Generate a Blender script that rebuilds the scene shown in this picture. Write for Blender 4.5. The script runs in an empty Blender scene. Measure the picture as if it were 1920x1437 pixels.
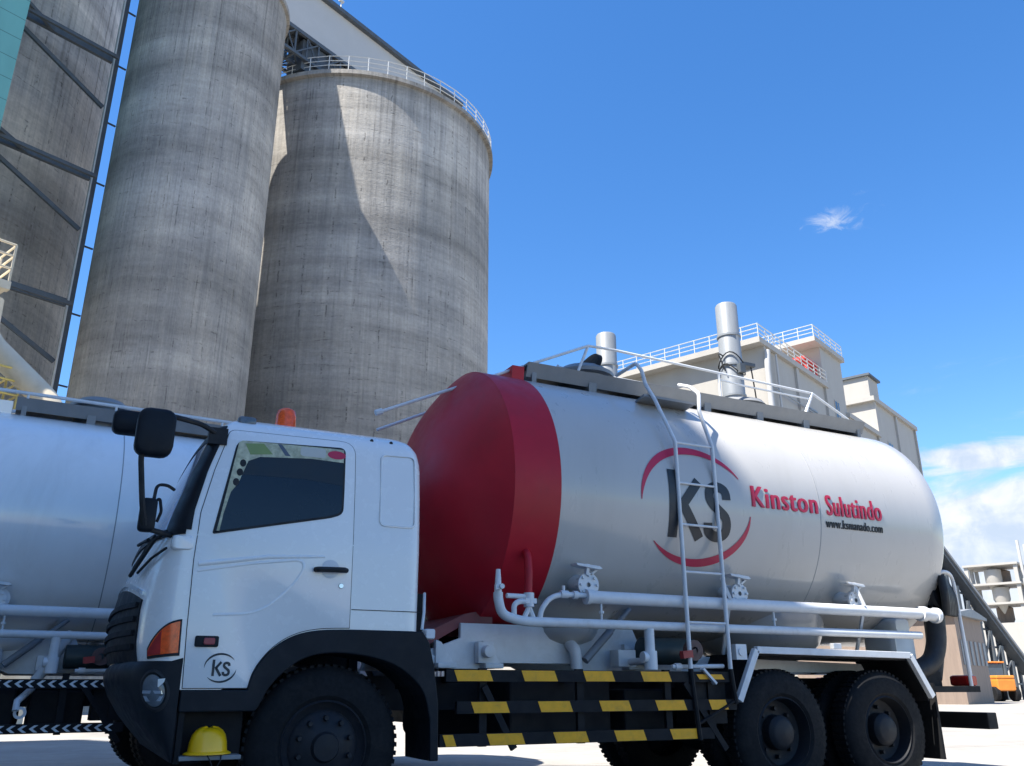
import bpy, bmesh, math, random
import numpy as np
from mathutils import Vector, Matrix
random.seed(7)
R = math.radians
SC = bpy.context.scene
COL = SC.collection

# ------------------------------------------------------------------ camera
CAM = Vector((-1.678, -6.164, 0.90))
YAW, PITCH, ROLL = R(26.622), R(19.73), R(-0.12)
cf = Vector((math.sin(YAW)*math.cos(PITCH), math.cos(YAW)*math.cos(PITCH), math.sin(PITCH)))
cr0 = Vector((math.cos(YAW), -math.sin(YAW), 0)); cu0 = cr0.cross(cf)
cr = cr0*math.cos(ROLL)+cu0*math.sin(ROLL); cu = -cr0*math.sin(ROLL)+cu0*math.cos(ROLL)
cam = bpy.data.objects.new('camera', bpy.data.cameras.new('camera')); COL.objects.link(cam)
m = Matrix.Identity(4)
for i in range(3):
    m[i][0] = cr[i]; m[i][1] = cu[i]; m[i][2] = -cf[i]; m[i][3] = CAM[i]
cam.matrix_world = m
cam.data.sensor_fit = 'HORIZONTAL'; cam.data.sensor_width = 36; cam.data.lens = 30.0
cam.data.clip_start = 0.05; cam.data.clip_end = 6000
SC.camera = cam

# ------------------------------------------------------------------ sun, sky, exposure
SUN_EL = R(60)
SUN_H = Vector((-0.987, -0.163, 0)).normalized()
SUN = SUN_H*math.cos(SUN_EL)+Vector((0, 0, math.sin(SUN_EL)))
ld = bpy.data.lights.new('sun', 'SUN'); ld.energy = 5.0; ld.angle = R(0.5); ld.color = (1, .94, .85)
lo = bpy.data.objects.new('sun', ld); COL.objects.link(lo)
lo.rotation_euler = SUN.to_track_quat('Z', 'Y').to_euler(); lo.location = (0, 0, 90)
SC.view_settings.view_transform = 'Standard'; SC.view_settings.look = 'None'
SC.view_settings.exposure = 1.38; SC.view_settings.gamma = 1


class NT:
    """small node-tree writer"""
    def __init__(s, t): s.t = t; s.n = t.nodes; s.l = t.links
    def node(s, typ, **kw):
        n = s.n.new(typ)
        for k, v in kw.items(): setattr(n, k, v)
        return n
    def put(s, sock, v):
        if v is None: return
        if hasattr(v, 'is_output') or isinstance(v, bpy.types.NodeSocket): s.l.new(v, sock)
        else: sock.default_value = v
    def m(s, op, a, b=None, c=None, clamp=False):
        n = s.node('ShaderNodeMath', operation=op, use_clamp=clamp)
        s.put(n.inputs[0], a); s.put(n.inputs[1], b); s.put(n.inputs[2], c)
        return n.outputs[0]
    def vm(s, op, a, b=None, out=0):
        n = s.node('ShaderNodeVectorMath', operation=op); s.put(n.inputs[0], a); s.put(n.inputs[1], b)
        return n.outputs[out]
    def xyz(s, v):
        n = s.node('ShaderNodeSeparateXYZ'); s.l.new(v, n.inputs[0]); return n.outputs
    def comb(s, x, y, z):
        n = s.node('ShaderNodeCombineXYZ')
        for i, v in enumerate((x, y, z)): s.put(n.inputs[i], v)
        return n.outputs[0]
    def noise(s, vec, scale, detail=4, rough=.5, dist=0, col=False):
        n = s.node('ShaderNodeTexNoise'); s.put(n.inputs['Vector'], vec); n.inputs['Scale'].default_value = scale
        n.inputs['Detail'].default_value = detail; n.inputs['Roughness'].default_value = rough
        n.inputs['Distortion'].default_value = dist
        return n.outputs[1 if col else 0]
    def ramp(s, f, lo, hi, a=0., b=1., smooth=True):
        n = s.node('ShaderNodeMapRange'); n.interpolation_type = 'SMOOTHSTEP' if smooth else 'LINEAR'
        s.put(n.inputs[0], f)
        for i, v in zip((1, 2, 3, 4), (lo, hi, a, b)): s.put(n.inputs[i], v)
        return n.outputs[0]
    def mix(s, f, a, b, typ='MIX'):
        n = s.node('ShaderNodeMix', data_type='RGBA', blend_type=typ); s.put(n.inputs[0], f)
        for k, v in ((6, a), (7, b)):
            if isinstance(v, tuple): v = (*v[:3], 1)
            s.put(n.inputs[k], v)
        return n.outputs[2]


w = bpy.data.worlds.new('World'); SC.world = w; w.use_nodes = True
T = NT(w.node_tree); T.n.clear()
sky = T.node('ShaderNodeTexSky', sky_type='NISHITA', sun_disc=False)
sky.sun_elevation = SUN_EL; sky.sun_rotation = math.atan2(SUN_H.x, SUN_H.y)
sky.air_density = 1.0; sky.dust_density = 0.35; sky.ozone_density = 2.2; sky.altitude = 0
gen = T.node('ShaderNodeTexCoord').outputs['Generated']
dn = T.vm('NORMALIZE', gen)
dx, dy, dz = T.xyz(dn)


def skydir(az, el):
    a = R(az)+YAW; e = R(el)
    return (math.sin(a)*math.cos(e), math.cos(a)*math.cos(e), math.sin(e))


def blob(az, el, r0, r1, flat=1.0):
    d = T.vm('SUBTRACT', dn, skydir(az, el)); d = T.vm('MULTIPLY', d, (1, 1, flat))
    return T.ramp(T.vm('LENGTH', d, out=1), r0, r1, 1., 0.)


n_big = T.noise(T.vm('MULTIPLY', dn, (1, 1, 2.2)), 7.0, 9, .58, .3)
n_wisp = T.noise(T.vm('MULTIPLY', dn, (1, 1, 4.5)), 6.0, 8, .6, 1.2)
n_fine = T.noise(dn, 26.0, 6, .6, .5)
low = T.ramp(dz, .02, .22, 1., 0.)
bank = T.m('MULTIPLY', T.ramp(T.m('ADD', n_big, T.m('MULTIPLY', blob(30, 7, .04, .22, 1.7), .42)), .52, .80), blob(31, 7, .14, .28, 1.6))
gen_low = T.m('MULTIPLY', T.ramp(n_big, .5, .75), T.m('MULTIPLY', low, .8))
band = T.m('MULTIPLY', T.ramp(T.m('ADD', n_wisp, T.m('MULTIPLY', blob(29.5, 12.9, .0, .14, 5.0), .40)), .58, .86), T.m('MULTIPLY', blob(30, 13., .08, .24, 3.), .95))
puff = T.m('MULTIPLY', T.ramp(T.m('ADD', T.noise(T.vm('MULTIPLY', dn, (1, 1, 1.6)), 34., 7, .68, 1.0), T.m('MULTIPLY', blob(23.1, 28.5, .0, .05, 2.2), .34)), .60, 1.0), T.m('MULTIPLY', blob(23.4, 28.4, .015, .075, 2.0), .62))
wis = T.m('MULTIPLY', T.ramp(n_wisp, .56, .80), T.m('MULTIPLY', blob(32, 16, .03, .16, 1.8), .35))
cl = T.m('MAXIMUM', T.m('MAXIMUM', bank, gen_low), T.m('MAXIMUM', T.m('MAXIMUM', band, puff), wis))
cl = T.m('MINIMUM', cl, .95)
hsv = T.node('ShaderNodeHueSaturation'); T.l.new(sky.outputs[0], hsv.inputs['Color'])
hsv.inputs['Saturation'].default_value = 1.31; hsv.inputs['Value'].default_value = 1.20; hsv.inputs['Hue'].default_value = .505
shade = T.ramp(T.m('ADD', T.m('MULTIPLY', n_fine, .5), T.m('MULTIPLY', n_big, .6)), .42, .68)
ccol = T.mix(shade, (3.0, 3.5, 4.3), (4.8, 4.9, 5.1))
skc = T.mix(cl, hsv.outputs[0], ccol)
bg = T.node('ShaderNodeBackground'); bg.inputs[1].default_value = .085
T.l.new(skc, bg.inputs[0])
T.l.new(bg.outputs[0], T.node('ShaderNodeOutputWorld').inputs[0])

# ------------------------------------------------------------------ materials
MATS = {}


def mat(name, col, rough=.5, metal=0., vary=.12, vscale=3., stretch=(1, 1, 1), spec=.5, coat=0., bump=0., bscale=40.,
        dirt=0., dcol=(.12, .10, .085), dscale=1.4):
    if name in MATS: return MATS[name]
    mt = bpy.data.materials.new(name); mt.use_nodes = True
    t = NT(mt.node_tree); b = t.n['Principled BSDF']
    oc = t.node('ShaderNodeTexCoord').outputs['Object']
    v = t.vm('MULTIPLY', oc, stretch)
    n = t.noise(v, vscale, 6, .6)
    k = t.ramp(n, .25, .75, 1-vary, 1+vary, False)
    c = t.mix(1., (*col, 1), t.comb(k, k, k), 'MULTIPLY')
    if dirt:
        nd = t.noise(v, dscale, 8, .68, .6)
        c = t.mix(t.m('MULTIPLY', t.ramp(nd, .48, .78), dirt), c, dcol)
    t.l.new(c, b.inputs['Base Color'])
    b.inputs['Roughness'].default_value = rough
    rn = t.noise(v, vscale*4.3, 5, .6)
    t.l.new(t.ramp(rn, .2, .8, max(rough*.75, .02), min(rough*1.3, 1), False), b.inputs['Roughness'])
    b.inputs['Metallic'].default_value = metal
    b.inputs['Specular IOR Level'].default_value = spec
    b.inputs['Coat Weight'].default_value = coat; b.inputs['Coat Roughness'].default_value = .08
    if bump:
        bn = t.node('ShaderNodeBump'); bn.inputs['Strength'].default_value = bump; bn.inputs['Distance'].default_value = .02
        t.l.new(t.noise(oc, bscale, 4, .6), bn.inputs['Height']); t.l.new(bn.outputs[0], b.inputs['Normal'])
    MATS[name] = mt
    return mt


WHITE = mat('white_paint', (.81, .81, .80), .25, vary=.02, coat=.6, dirt=.06, dcol=(.42, .40, .37), dscale=1.1)
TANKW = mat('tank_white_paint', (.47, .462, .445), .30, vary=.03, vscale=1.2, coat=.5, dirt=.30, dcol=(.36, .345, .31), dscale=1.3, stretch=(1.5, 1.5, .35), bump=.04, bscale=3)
PIPEW = mat('pipe_paint', (.66, .68, .70), .42, vary=.07, vscale=8, dirt=.35, dcol=(.33, .31, .28), dscale=4)
GREYW = mat('walkway_paint', (.21, .22, .23), .5, vary=.1, vscale=6, dirt=.4, dcol=(.25, .24, .22), dscale=3)
TANKW2 = mat('second_tank_sky_bright', (.87, .87, .86), .22, vary=.03, coat=.8, dirt=.25, dcol=(.45, .43, .40), dscale=1.2, stretch=(1.6, 1.6, .4))  # whiter than the first tank: bright sky reflection put into the base colour
RED = mat('red_paint', (.44, .012, .026), .42, vary=.14, vscale=2, coat=.0, spec=.3, dirt=.35, dcol=(.17, .03, .035), dscale=1.6, bump=.04, bscale=4)
DRED = mat('faded_red_frame', (.22, .06, .06), .6, dirt=.4)
LRED = mat('logo_red', (.50, .018, .07), .45, vary=.05)
LBLK = mat('logo_black', (.012, .02, .03), .45, vary=.05)
BLACK = mat('black_plastic', (.010, .013, .018), .5, vary=.2, dirt=.4, dcol=(.035, .036, .04), spec=.18, dscale=3)
DARK = mat('chassis_black', (.010, .011, .014), .6, vary=.3, dirt=.5, dcol=(.026, .024, .022), spec=.18, dscale=4)
RUBBER = mat('tyre_rubber', (.010, .011, .013), .75, vary=.25, vscale=9, dirt=.6, dcol=(.028, .026, .025), spec=.18, dscale=5)
RIM = mat('rim_dark', (.02, .022, .027), .5, vary=.2, dirt=.6, dcol=(.04, .037, .033), spec=.18, dscale=7)
GLASS = mat('dark_glass', (.008, .012, .018), .04, vary=.1, spec=.45, coat=.0)
CHROME = mat('lamp_chrome', (.62, .66, .70), .12, metal=.8, vary=.1)
LENS = mat('clear_lens', (.11, .13, .15), .12, vary=.3, vscale=20, spec=.6)
YEL = mat('yellow_marking', (.86, .40, .006), .55, vary=.12, vscale=14, dirt=.35, dcol=(.2, .15, .05), dscale=9)
HELM = mat('helmet_yellow', (.95, .52, .005), .35, vary=.05, coat=.3)
CHEV = mat('chevron_white', (.62, .68, .72), .4)
GREEN = mat('air_tank_green', (.03, .05, .055), .5)
STEEL = mat('painted_steel_dark', (.07, .085, .10), .6, vary=.2, dirt=.4, dcol=(.12, .09, .07))
RAILM = mat('galvanised_rail', (.52, .53, .52), .5, vary=.1)
CREAM = mat('cream_steel', (.62, .55, .42), .55, vary=.08, dirt=.4, dcol=(.33, .25, .16), dscale=.9)
YSTEEL = mat('yellow_handrail', (.62, .48, .14), .55, dirt=.3)
STACKG = mat('grey_duct', (.21, .23, .25), .45, vary=.07, stretch=(1, 1, .3), dirt=.3, dcol=(.13, .13, .13))
CREAMW = mat('cream_wall', (.36, .345, .315), .85, vary=.06, vscale=.5, stretch=(1, 1, .25), dirt=.35, dcol=(.38, .35, .31), dscale=.35)
WINB = mat('building_window', (.05, .08, .12), .12)
BROWN = mat('brown_sheet', (.23, .175, .14), .75, vary=.15, vscale=1.2, stretch=(3, 3, .4), dirt=.4)
CONVG = mat('conveyor_sheet', (.20, .215, .23), .6, vary=.12, vscale=.8, dirt=.3)
ORANGE = mat('orange_paint', (.65, .22, .03), .5)
GALLW = mat('gallery_sheet', (.42, .42, .41), .6, vary=.05, vscale=.4, stretch=(1, 1, 1), dirt=.2, dcol=(.38, .36, .34), dscale=.3)
STICK = mat('sunshade_film', (.44, .44, .31), .5, vary=.45, vscale=22, dirt=.5, dcol=(.2, .24, .1), dscale=9)
AMBER = mat('amber_lens', (.92, .105, .010), .2, vary=.3, vscale=26, spec=.6, dirt=.55, dcol=(.40, .02, .01), dscale=16)
SEAMG = mat('seam_grey', (.30, .31, .32), .5)
WSGL = mat('windscreen_sky_tone', (.16, .20, .30), .06, vary=.1, spec=.9)  # pale blue base stands in for sky mirrored in the windscreen
DARKREFL = mat('dark_reflection', (.004, .005, .007), .35)  # near-black, for the dark reflection painted on the door window
LRLENS = mat('red_lens', (.38, .015, .012), .2, vary=.3, vscale=18, spec=.7)
SEAL = mat('seal_black', (.01, .012, .015), .7)
HOSE = mat('hose_black', (.012, .014, .018), .6, bump=.1)
BUCK = mat('white_plastic', (.50, .55, .57), .4, vary=.12)


def concrete(name, base, seed):
    mt = bpy.data.materials.new(name); mt.use_nodes = True
    t = NT(mt.node_tree); b = t.n['Principled BSDF']
    oc = t.node('ShaderNodeTexCoord').outputs['Object']
    x, y, z = t.xyz(oc)
    ang = t.m('ARCTAN2', y, x)
    s = t.m('MULTIPLY', ang, 9.0)
    u = t.m('ADD', s, seed)
    P = t.comb(u, z, 0.)
    big = t.noise(t.comb(t.m('MULTIPLY', u, .22), t.m('MULTIPLY', z, .16), seed), 1., 6, .6, .4)
    streak = t.noise(t.comb(t.m('MULTIPLY', u, 2.4), t.m('MULTIPLY', z, .075), seed*2), 1., 6, .65)
    streak2 = t.noise(t.comb(t.m('MULTIPLY', u, 7.5), t.m('MULTIPLY', z, .22), seed*3), 1., 4, .6)
    lift = t.noise(t.comb(t.m('MULTIPLY', u, .07), t.m('MULTIPLY', z, .62), seed*4), 1., 5, .68)
    blotch = t.noise(t.comb(t.m('MULTIPLY', u, .9), t.m('MULTIPLY', z, .55), seed), 1., 7, .7)
    fine = t.noise(P, 4.5, 5, .7)
    # slip-form lift lines and broken vertical form marks
    mask = t.noise(t.comb(t.m('MULTIPLY', u, 1.6), t.m('MULTIPLY', z, 1.1), seed+9), 1., 6, .75)
    zw = t.m('ADD', z, t.m('MULTIPLY', t.noise(P, .9, 3), .35))
    fl = t.m('ABSOLUTE', t.m('SUBTRACT', t.m('FRACT', t.m('DIVIDE', zw, .82)), .5))
    line = t.m('MULTIPLY', t.ramp(fl, .43, .5), t.ramp(mask, .50, .66))
    uw = t.m('ADD', u, t.m('MULTIPLY', t.noise(P, 1.3, 3), .22))
    vj = t.m('ABSOLUTE', t.m('SUBTRACT', t.m('FRACT', t.m('DIVIDE', uw, 1.47)), .5))
    vline = t.m('MULTIPLY', t.ramp(vj, .455, .495), t.ramp(t.noise(t.comb(t.m('MULTIPLY', u, .35), t.m('MULTIPLY', z, 1.5), seed+4), 1., 7, .78), .49, .60))
    ring = t.noise(t.comb(t.m('MULTIPLY', u, .02), t.m('MULTIPLY', z, .21), seed*5), 1., 3, .5)
    v = t.ramp(big, .28, .72, .76, 1.2, False)
    v = t.m('MULTIPLY', v, t.ramp(ring, .35, .65, .80, 1.16))
    v = t.m('MULTIPLY', v, t.ramp(streak, .25, .72, .82, 1.14, False))
    v = t.m('MULTIPLY', v, t.ramp(streak2, .3, .75, 1.08, .86, False))
    v = t.m('MULTIPLY', v, t.ramp(lift, .3, .7, .72, 1.26, False))
    v = t.m('MULTIPLY', v, t.ramp(fine, .25, .75, .82, 1.14, False))
    dk = t.m('MULTIPLY', t.ramp(streak2, .56, .74), t.ramp(blotch, .48, .66))
    v = t.m('MULTIPLY', v, t.m('SUBTRACT', 1., t.m('MULTIPLY', dk, .66)))
    v = t.m('MULTIPLY', v, t.m('SUBTRACT', 1., t.m('MULTIPLY', line, .52)))
    v = t.m('MULTIPLY', v, t.m('SUBTRACT', 1., t.m('MULTIPLY', vline, .56)))
    run = t.m('MULTIPLY', t.ramp(t.noise(t.comb(t.m('MULTIPLY', u, 3.1), t.m('MULTIPLY', z, .03), seed+6), 1., 5, .7), .50, .68), t.ramp(t.m('ADD', z, t.m('MULTIPLY', blotch, 16.)), 32., 48.))
    v = t.m('MULTIPLY', v, t.m('SUBTRACT', 1., t.m('MULTIPLY', run, .38)))
    warm = t.ramp(t.m('ADD', big, t.m('MULTIPLY', streak, .6)), .62, 1.0)
    c0 = t.mix(warm, tuple(base), (base[0]*1.01, base[1]*.975, base[2]*.92))
    t.l.new(t.mix(1., c0, t.comb(v, v, v), 'MULTIPLY'), b.inputs['Base Color'])
    b.inputs['Roughness'].default_value = .92; b.inputs['Specular IOR Level'].default_value = .2
    bn = t.node('ShaderNodeBump'); bn.inputs['Strength'].default_value = .35; bn.inputs['Distance'].default_value = .08
    t.l.new(t.m('SUBTRACT', fine, t.m('MULTIPLY', line, .5)), bn.inputs['Height']); t.l.new(bn.outputs[0], b.inputs['Normal'])
    return mt


CONC_A = concrete('silo_concrete', (.375, .358, .332), 3.7)
CONC_B = concrete('silo_concrete_grey', (.35, .338, .318), 41.3)
CONC_C = concrete('silo_concrete_brown', (.55, .52, .48), 87.1)


def cladding(name, col, pitch):
    mt = bpy.data.materials.new(name); mt.use_nodes = True
    t = NT(mt.node_tree); b = t.n['Principled BSDF']
    oc = t.node('ShaderNodeTexCoord').outputs['Object']; x, y, z = t.xyz(oc)
    f = t.m('FRACT', t.m('DIVIDE', z, pitch)); line = t.ramp(t.m('ABSOLUTE', t.m('SUBTRACT', f, .5)), .475, .495)
    n = t.noise(t.vm('MULTIPLY', oc, (1, 1, .3)), .6, 6, .6)
    k = t.m('MULTIPLY', t.ramp(n, .3, .7, .88, 1.1, False), t.m('SUBTRACT', 1., t.m('MULTIPLY', line, .6)))
    t.l.new(t.mix(1., tuple(col), t.comb(k, k, k), 'MULTIPLY'), b.inputs['Base Color'])
    b.inputs['Roughness'].default_value = .5
    return mt


TEAL = cladding('teal_cladding', (.14, .36, .33), 1.15)
CASTERM = cladding('shade_caster_cladding', (.36, .38, .38), 1.2)


def ground_mat():
    mt = bpy.data.materials.new('concrete_yard'); mt.use_nodes = True
    t = NT(mt.node_tree); b = t.n['Principled BSDF']
    oc = t.node('ShaderNodeTexCoord').outputs['Object']
    n1 = t.noise(oc, .35, 8, .62, .4); n2 = t.noise(oc, 3.2, 8, .7); n3 = t.noise(oc, 40, 4, .6)
    x, y, z = t.xyz(oc)
    jx = t.ramp(t.m('ABSOLUTE', t.m('SUBTRACT', t.m('FRACT', t.m('DIVIDE', x, 4.)), .5)), .4965, .499)
    jy = t.ramp(t.m('ABSOLUTE', t.m('SUBTRACT', t.m('FRACT', t.m('DIVIDE', y, 4.)), .5)), .4965, .499)
    v = t.m('MULTIPLY', t.ramp(n1, .3, .7, .78, 1.14, False), t.ramp(n2, .25, .75, .84, 1.12, False))
    v = t.m('MULTIPLY', v, t.ramp(n3, .2, .8, .92, 1.06, False))
    v = t.m('MULTIPLY', v, t.m('SUBTRACT', 1., t.m('MULTIPLY', t.m('MAXIMUM', jx, jy), .55)))
    oil = t.ramp(t.noise(oc, .9, 5, .6, .8), .66, .78)
    v = t.m('MULTIPLY', v, t.m('SUBTRACT', 1., t.m('MULTIPLY', oil, .45)))
    t.l.new(t.mix(1., (.31, .295, .268), t.comb(v, v, v), 'MULTIPLY'), b.inputs['Base Color'])
    b.inputs['Roughness'].default_value = .88
    bn = t.node('ShaderNodeBump'); bn.inputs['Strength'].default_value = .25; bn.inputs['Distance'].default_value = .01
    t.l.new(n2, bn.inputs['Height']); t.l.new(bn.outputs[0], b.inputs['Normal'])
    return mt


# ------------------------------------------------------------------ mesh helpers
class MB:
    """collects faces and links them as ONE mesh object"""
    def __init__(s): s.v = []; s.f = []; s.mi = []
    def add(s, vs, fs, mi=0):
        o = len(s.v); s.v += [tuple(v) for v in vs]; s.f += [tuple(i+o for i in f) for f in fs]; s.mi += [mi]*len(fs)
        return s
    def hexa(s, p, mi=0):
        return s.add(p, [(0, 3, 2, 1), (4, 5, 6, 7), (0, 1, 5, 4), (1, 2, 6, 5), (2, 3, 7, 6), (3, 0, 4, 7)], mi)
    def box(s, x0, x1, y0, y1, z0, z1, mi=0):
        return s.hexa([(x0, y0, z0), (x1, y0, z0), (x1, y1, z0), (x0, y1, z0), (x0, y0, z1), (x1, y0, z1), (x1, y1, z1), (x0, y1, z1)], mi)
    def bar(s, a, b, wd, ht, up=(0, 0, 1), mi=0):
        a = Vector(a); b = Vector(b); d = (b-a).normalized(); up = Vector(up)
        if abs(d.dot(up)) > .98: up = Vector((1, 0, 0))
        r = d.cross(up).normalized()*wd/2; u = r.cross(d).normalized()*ht/2
        return s.hexa([a-r-u, a+r-u, a+r+u, a-r+u, b-r-u, b+r-u, b+r+u, b-r+u], mi)
    def prism(s, poly, a, b, axis='y', mi=0):
        """poly in the two other axes, extruded from a to b"""
        def P(p, q):
            return {'y': (p[0], q, p[1]), 'x': (q, p[0], p[1]), 'z': (p[0], p[1], q)}[axis]
        n = len(poly); vs = [P(p, a) for p in poly]+[P(p, b) for p in poly]
        fs = [tuple(range(n))[::-1], tuple(range(n, 2*n))]+[(i, (i+1) % n, n+(i+1) % n, n+i) for i in range(n)]
        return s.add(vs, fs, mi)
    def loft(s, rings, closed=True, caps=True, mi=0):
        k = len(rings[0]); vs = [p for r in rings for p in r]; fs = []
        for i in range(len(rings)-1):
            for j in range(k if closed else k-1):
                j2 = (j+1) % k
                fs.append((i*k+j, i*k+j2, (i+1)*k+j2, (i+1)*k+j))
        if caps: fs += [tuple(range(k))[::-1], tuple((len(rings)-1)*k+j for j in range(k))]
        return s.add(vs, fs, mi)
    def tube(s, pts, r, n=10, fillet=0., seg=6, mi=0, caps=True):
        P = [Vector(p) for p in pts]
        if fillet and len(P) > 2:
            Q = [P[0]]
            for i in range(1, len(P)-1):
                a, b, c = P[i-1], P[i], P[i+1]
                f = min(fillet, (b-a).length*.49, (c-b).length*.49)
                p0 = b+(a-b).normalized()*f; p1 = b+(c-b).normalized()*f
                for k in range(seg+1):
                    t = k/seg; Q.append(p0*(1-t)**2+b*2*t*(1-t)+p1*t*t)
            Q.append(P[-1]); P = Q
        rs = r if isinstance(r, (list, tuple)) else [r]*len(P)
        if len(rs) != len(P): rs = [rs[0]+(rs[-1]-rs[0])*i/(len(P)-1) for i in range(len(P))]
        d0 = (P[1]-P[0]).normalized(); ref = Vector((0, 0, 1)) if abs(d0.z) < .9 else Vector((1, 0, 0))
        u = (ref-d0*ref.dot(d0)).normalized(); rings = []
        for i, p in enumerate(P):
            d = (P[min(i+1, len(P)-1)]-P[max(i-1, 0)]).normalized()
            u = (u-d*u.dot(d)).normalized(); v = d.cross(u)
            rings.append([p+(u*math.cos(2*math.pi*k/n)+v*math.sin(2*math.pi*k/n))*rs[i] for k in range(n)])
        return s.loft(rings, True, caps, mi)
    def cyl(s, a, b, r, r2=None, n=20, mi=0): return s.tube([a, b], [r, r if r2 is None else r2], n, mi=mi)
    def lathe(s, prof, o=(0, 0, 0), axis='z', n=32, mi=0, caps=False):
        """prof: list of (radius, position along axis)"""
        o = Vector(o); rings = []
        for r, h in prof:
            ring = []
            for k in range(n):
                c, sn = math.cos(2*math.pi*k/n)*r, math.sin(2*math.pi*k/n)*r
                ring.append(o+Vector({'z': (c, sn, h), 'x': (h, c, sn), 'y': (sn, h, c)}[axis]))
            rings.append(ring)
        return s.loft(rings, True, caps, mi)
    def rbox(s, x0, x1, y0, y1, z0, z1, r, mi=0):
        """box with edges rounded in the XZ view and softened faces"""
        pts = []
        for cx, cz, a0 in ((x1-r, z1-r, 0), (x0+r, z1-r, 90), (x0+r, z0+r, 180), (x1-r, z0+r, 270)):
            for k in range(5):
                a = R(a0+k*22.5); pts.append((cx+r*math.cos(a), cz+r*math.sin(a)))
        cx, cz = (x0+x1)/2, (z0+z1)/2; rings = []
        d = y1-y0
        for t, sc in ((0, .82), (.06, .93), (.16, 1), (.84, 1), (.94, .93), (1, .82)):
            rings.append([(cx+(p[0]-cx)*sc, y0+d*t, cz+(p[1]-cz)*sc) for p in pts])
        return s.loft(rings, True, True, mi)
    def split(s, name, mats, parent=None, smooth=None, bevel=0.):
        """like build, but pieces that do not touch become objects of their own"""
        par = list(range(len(s.v)))
        def find(i):
            while par[i] != i: par[i] = par[par[i]]; i = par[i]
            return i
        for f in s.f:
            for i in f[1:]: par[find(i)] = find(f[0])
        grp = {}
        for k, f in enumerate(s.f): grp.setdefault(find(f[0]), []).append(k)
        cl = []
        for fs in grp.values():
            pts = np.array([s.v[i] for k in fs for i in s.f[k]]); lo, hi = pts.min(0)-.012, pts.max(0)+.012
            hit = [c for c in cl if (c[0] < hi).all() and (c[1] > lo).all()]
            for c in hit: lo = np.minimum(lo, c[0]); hi = np.maximum(hi, c[1]); fs = fs+c[2]
            cl = [c for c in cl if not any(c is h for h in hit)]+[(lo, hi, fs)]
        out = []
        for lo, hi, fs in cl:
            used = sorted({i for k in fs for i in s.f[k]}); mp = {i: n_ for n_, i in enumerate(used)}
            m_ = MB(); m_.v = [s.v[i] for i in used]; m_.f = [tuple(mp[i] for i in s.f[k]) for k in fs]; m_.mi = [s.mi[k] for k in fs]
            out.append(m_.build(name, mats, parent, smooth, bevel))
        return out
    def build(s, name, mats, parent=None, smooth=None, bevel=0.):
        me = bpy.data.meshes.new(name); me.from_pydata(s.v, [], s.f)
        mats = mats if isinstance(mats, (list, tuple)) else [mats]
        for q in mats: me.materials.append(q)
        if any(s.mi): me.polygons.foreach_set('material_index', s.mi)
        bm = bmesh.new(); bm.from_mesh(me); bmesh.ops.recalc_face_normals(bm, faces=bm.faces)
        if bevel:
            ed = [e for e in bm.edges if len(e.link_faces) == 2 and e.calc_face_angle(0) > R(35)]
            bmesh.ops.bevel(bm, geom=ed, offset=bevel, segments=2, profile=.5, affect='EDGES', clamp_overlap=True)
        bm.to_mesh(me); bm.free()
        if smooth:
            me.shade_smooth(); me.set_sharp_from_angle(angle=R(smooth))
        ob = bpy.data.objects.new(name, me); COL.objects.link(ob)
        if parent: ob.parent = parent
        return ob


def tag(o, label=None, cat=None, group=None, kind=None):
    for k, v in (('label', label), ('category', cat), ('group', group), ('kind', kind)):
        if v: o[k] = v
    return o


def empty(name, loc, rz=0., **kw):
    o = bpy.data.objects.new(name, None); COL.objects.link(o); o.location = loc; o.rotation_euler = (0, 0, rz)
    o.empty_display_size = .3
    return tag(o, **kw)


def copy_tree(o, parent=None):
    c = o.copy(); COL.objects.link(c); c.parent = parent
    for ch in list(o.children): copy_tree(ch, c)
    return c


def place(az, d, z=0.):
    """world point at a bearing (degrees right of the camera's heading) and ground distance from the camera's stand"""
    a = R(az)+YAW
    return Vector((CAM.x+math.sin(a)*d, CAM.y+math.cos(a)*d, z))


# ------------------------------------------------------------------ ground
g = MB(); n = 24
xs = [-3000, -900, -300, -120]+[-60+i*10 for i in range(19)]+[300, 900, 3000]
vs = [(x, y, 0) for y in xs for x in xs]; k = len(xs)
g.add(vs, [(j*k+i, j*k+i+1, (j+1)*k+i+1, (j+1)*k+i) for j in range(k-1) for i in range(k-1)])
tag(g.build('ground', ground_mat()), kind='structure')

# ------------------------------------------------------------------ silos
AZ_PLANT = YAW+R(40)                       # the plant's long axis, bearing
E1 = Vector((math.sin(AZ_PLANT), math.cos(AZ_PLANT), 0)); E2 = Vector((-E1.y, E1.x, 0))
ROT_PLANT = math.atan2(E1.y, E1.x)


def railing(mb, pts, h=1.1, closed=False, r=.03, step=1.6, mids=(.55,)):
    """posts and rails along a polyline"""
    P = [Vector(p) for p in pts]
    if closed: P.append(P[0])
    for a, b in zip(P, P[1:]):
        L = (b-a).length; k = max(1, round(L/step))
        for i in range(k):
            p = a+(b-a)*i/k; mb.tube([p, p+Vector((0, 0, h))], r, 5)
        for hh in (*mids, h): mb.tube([a+Vector((0, 0, hh)), b+Vector((0, 0, hh))], r, 5)
    mb.tube([P[-1], P[-1]+Vector((0, 0, h))], r, 5)
    return mb


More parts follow.
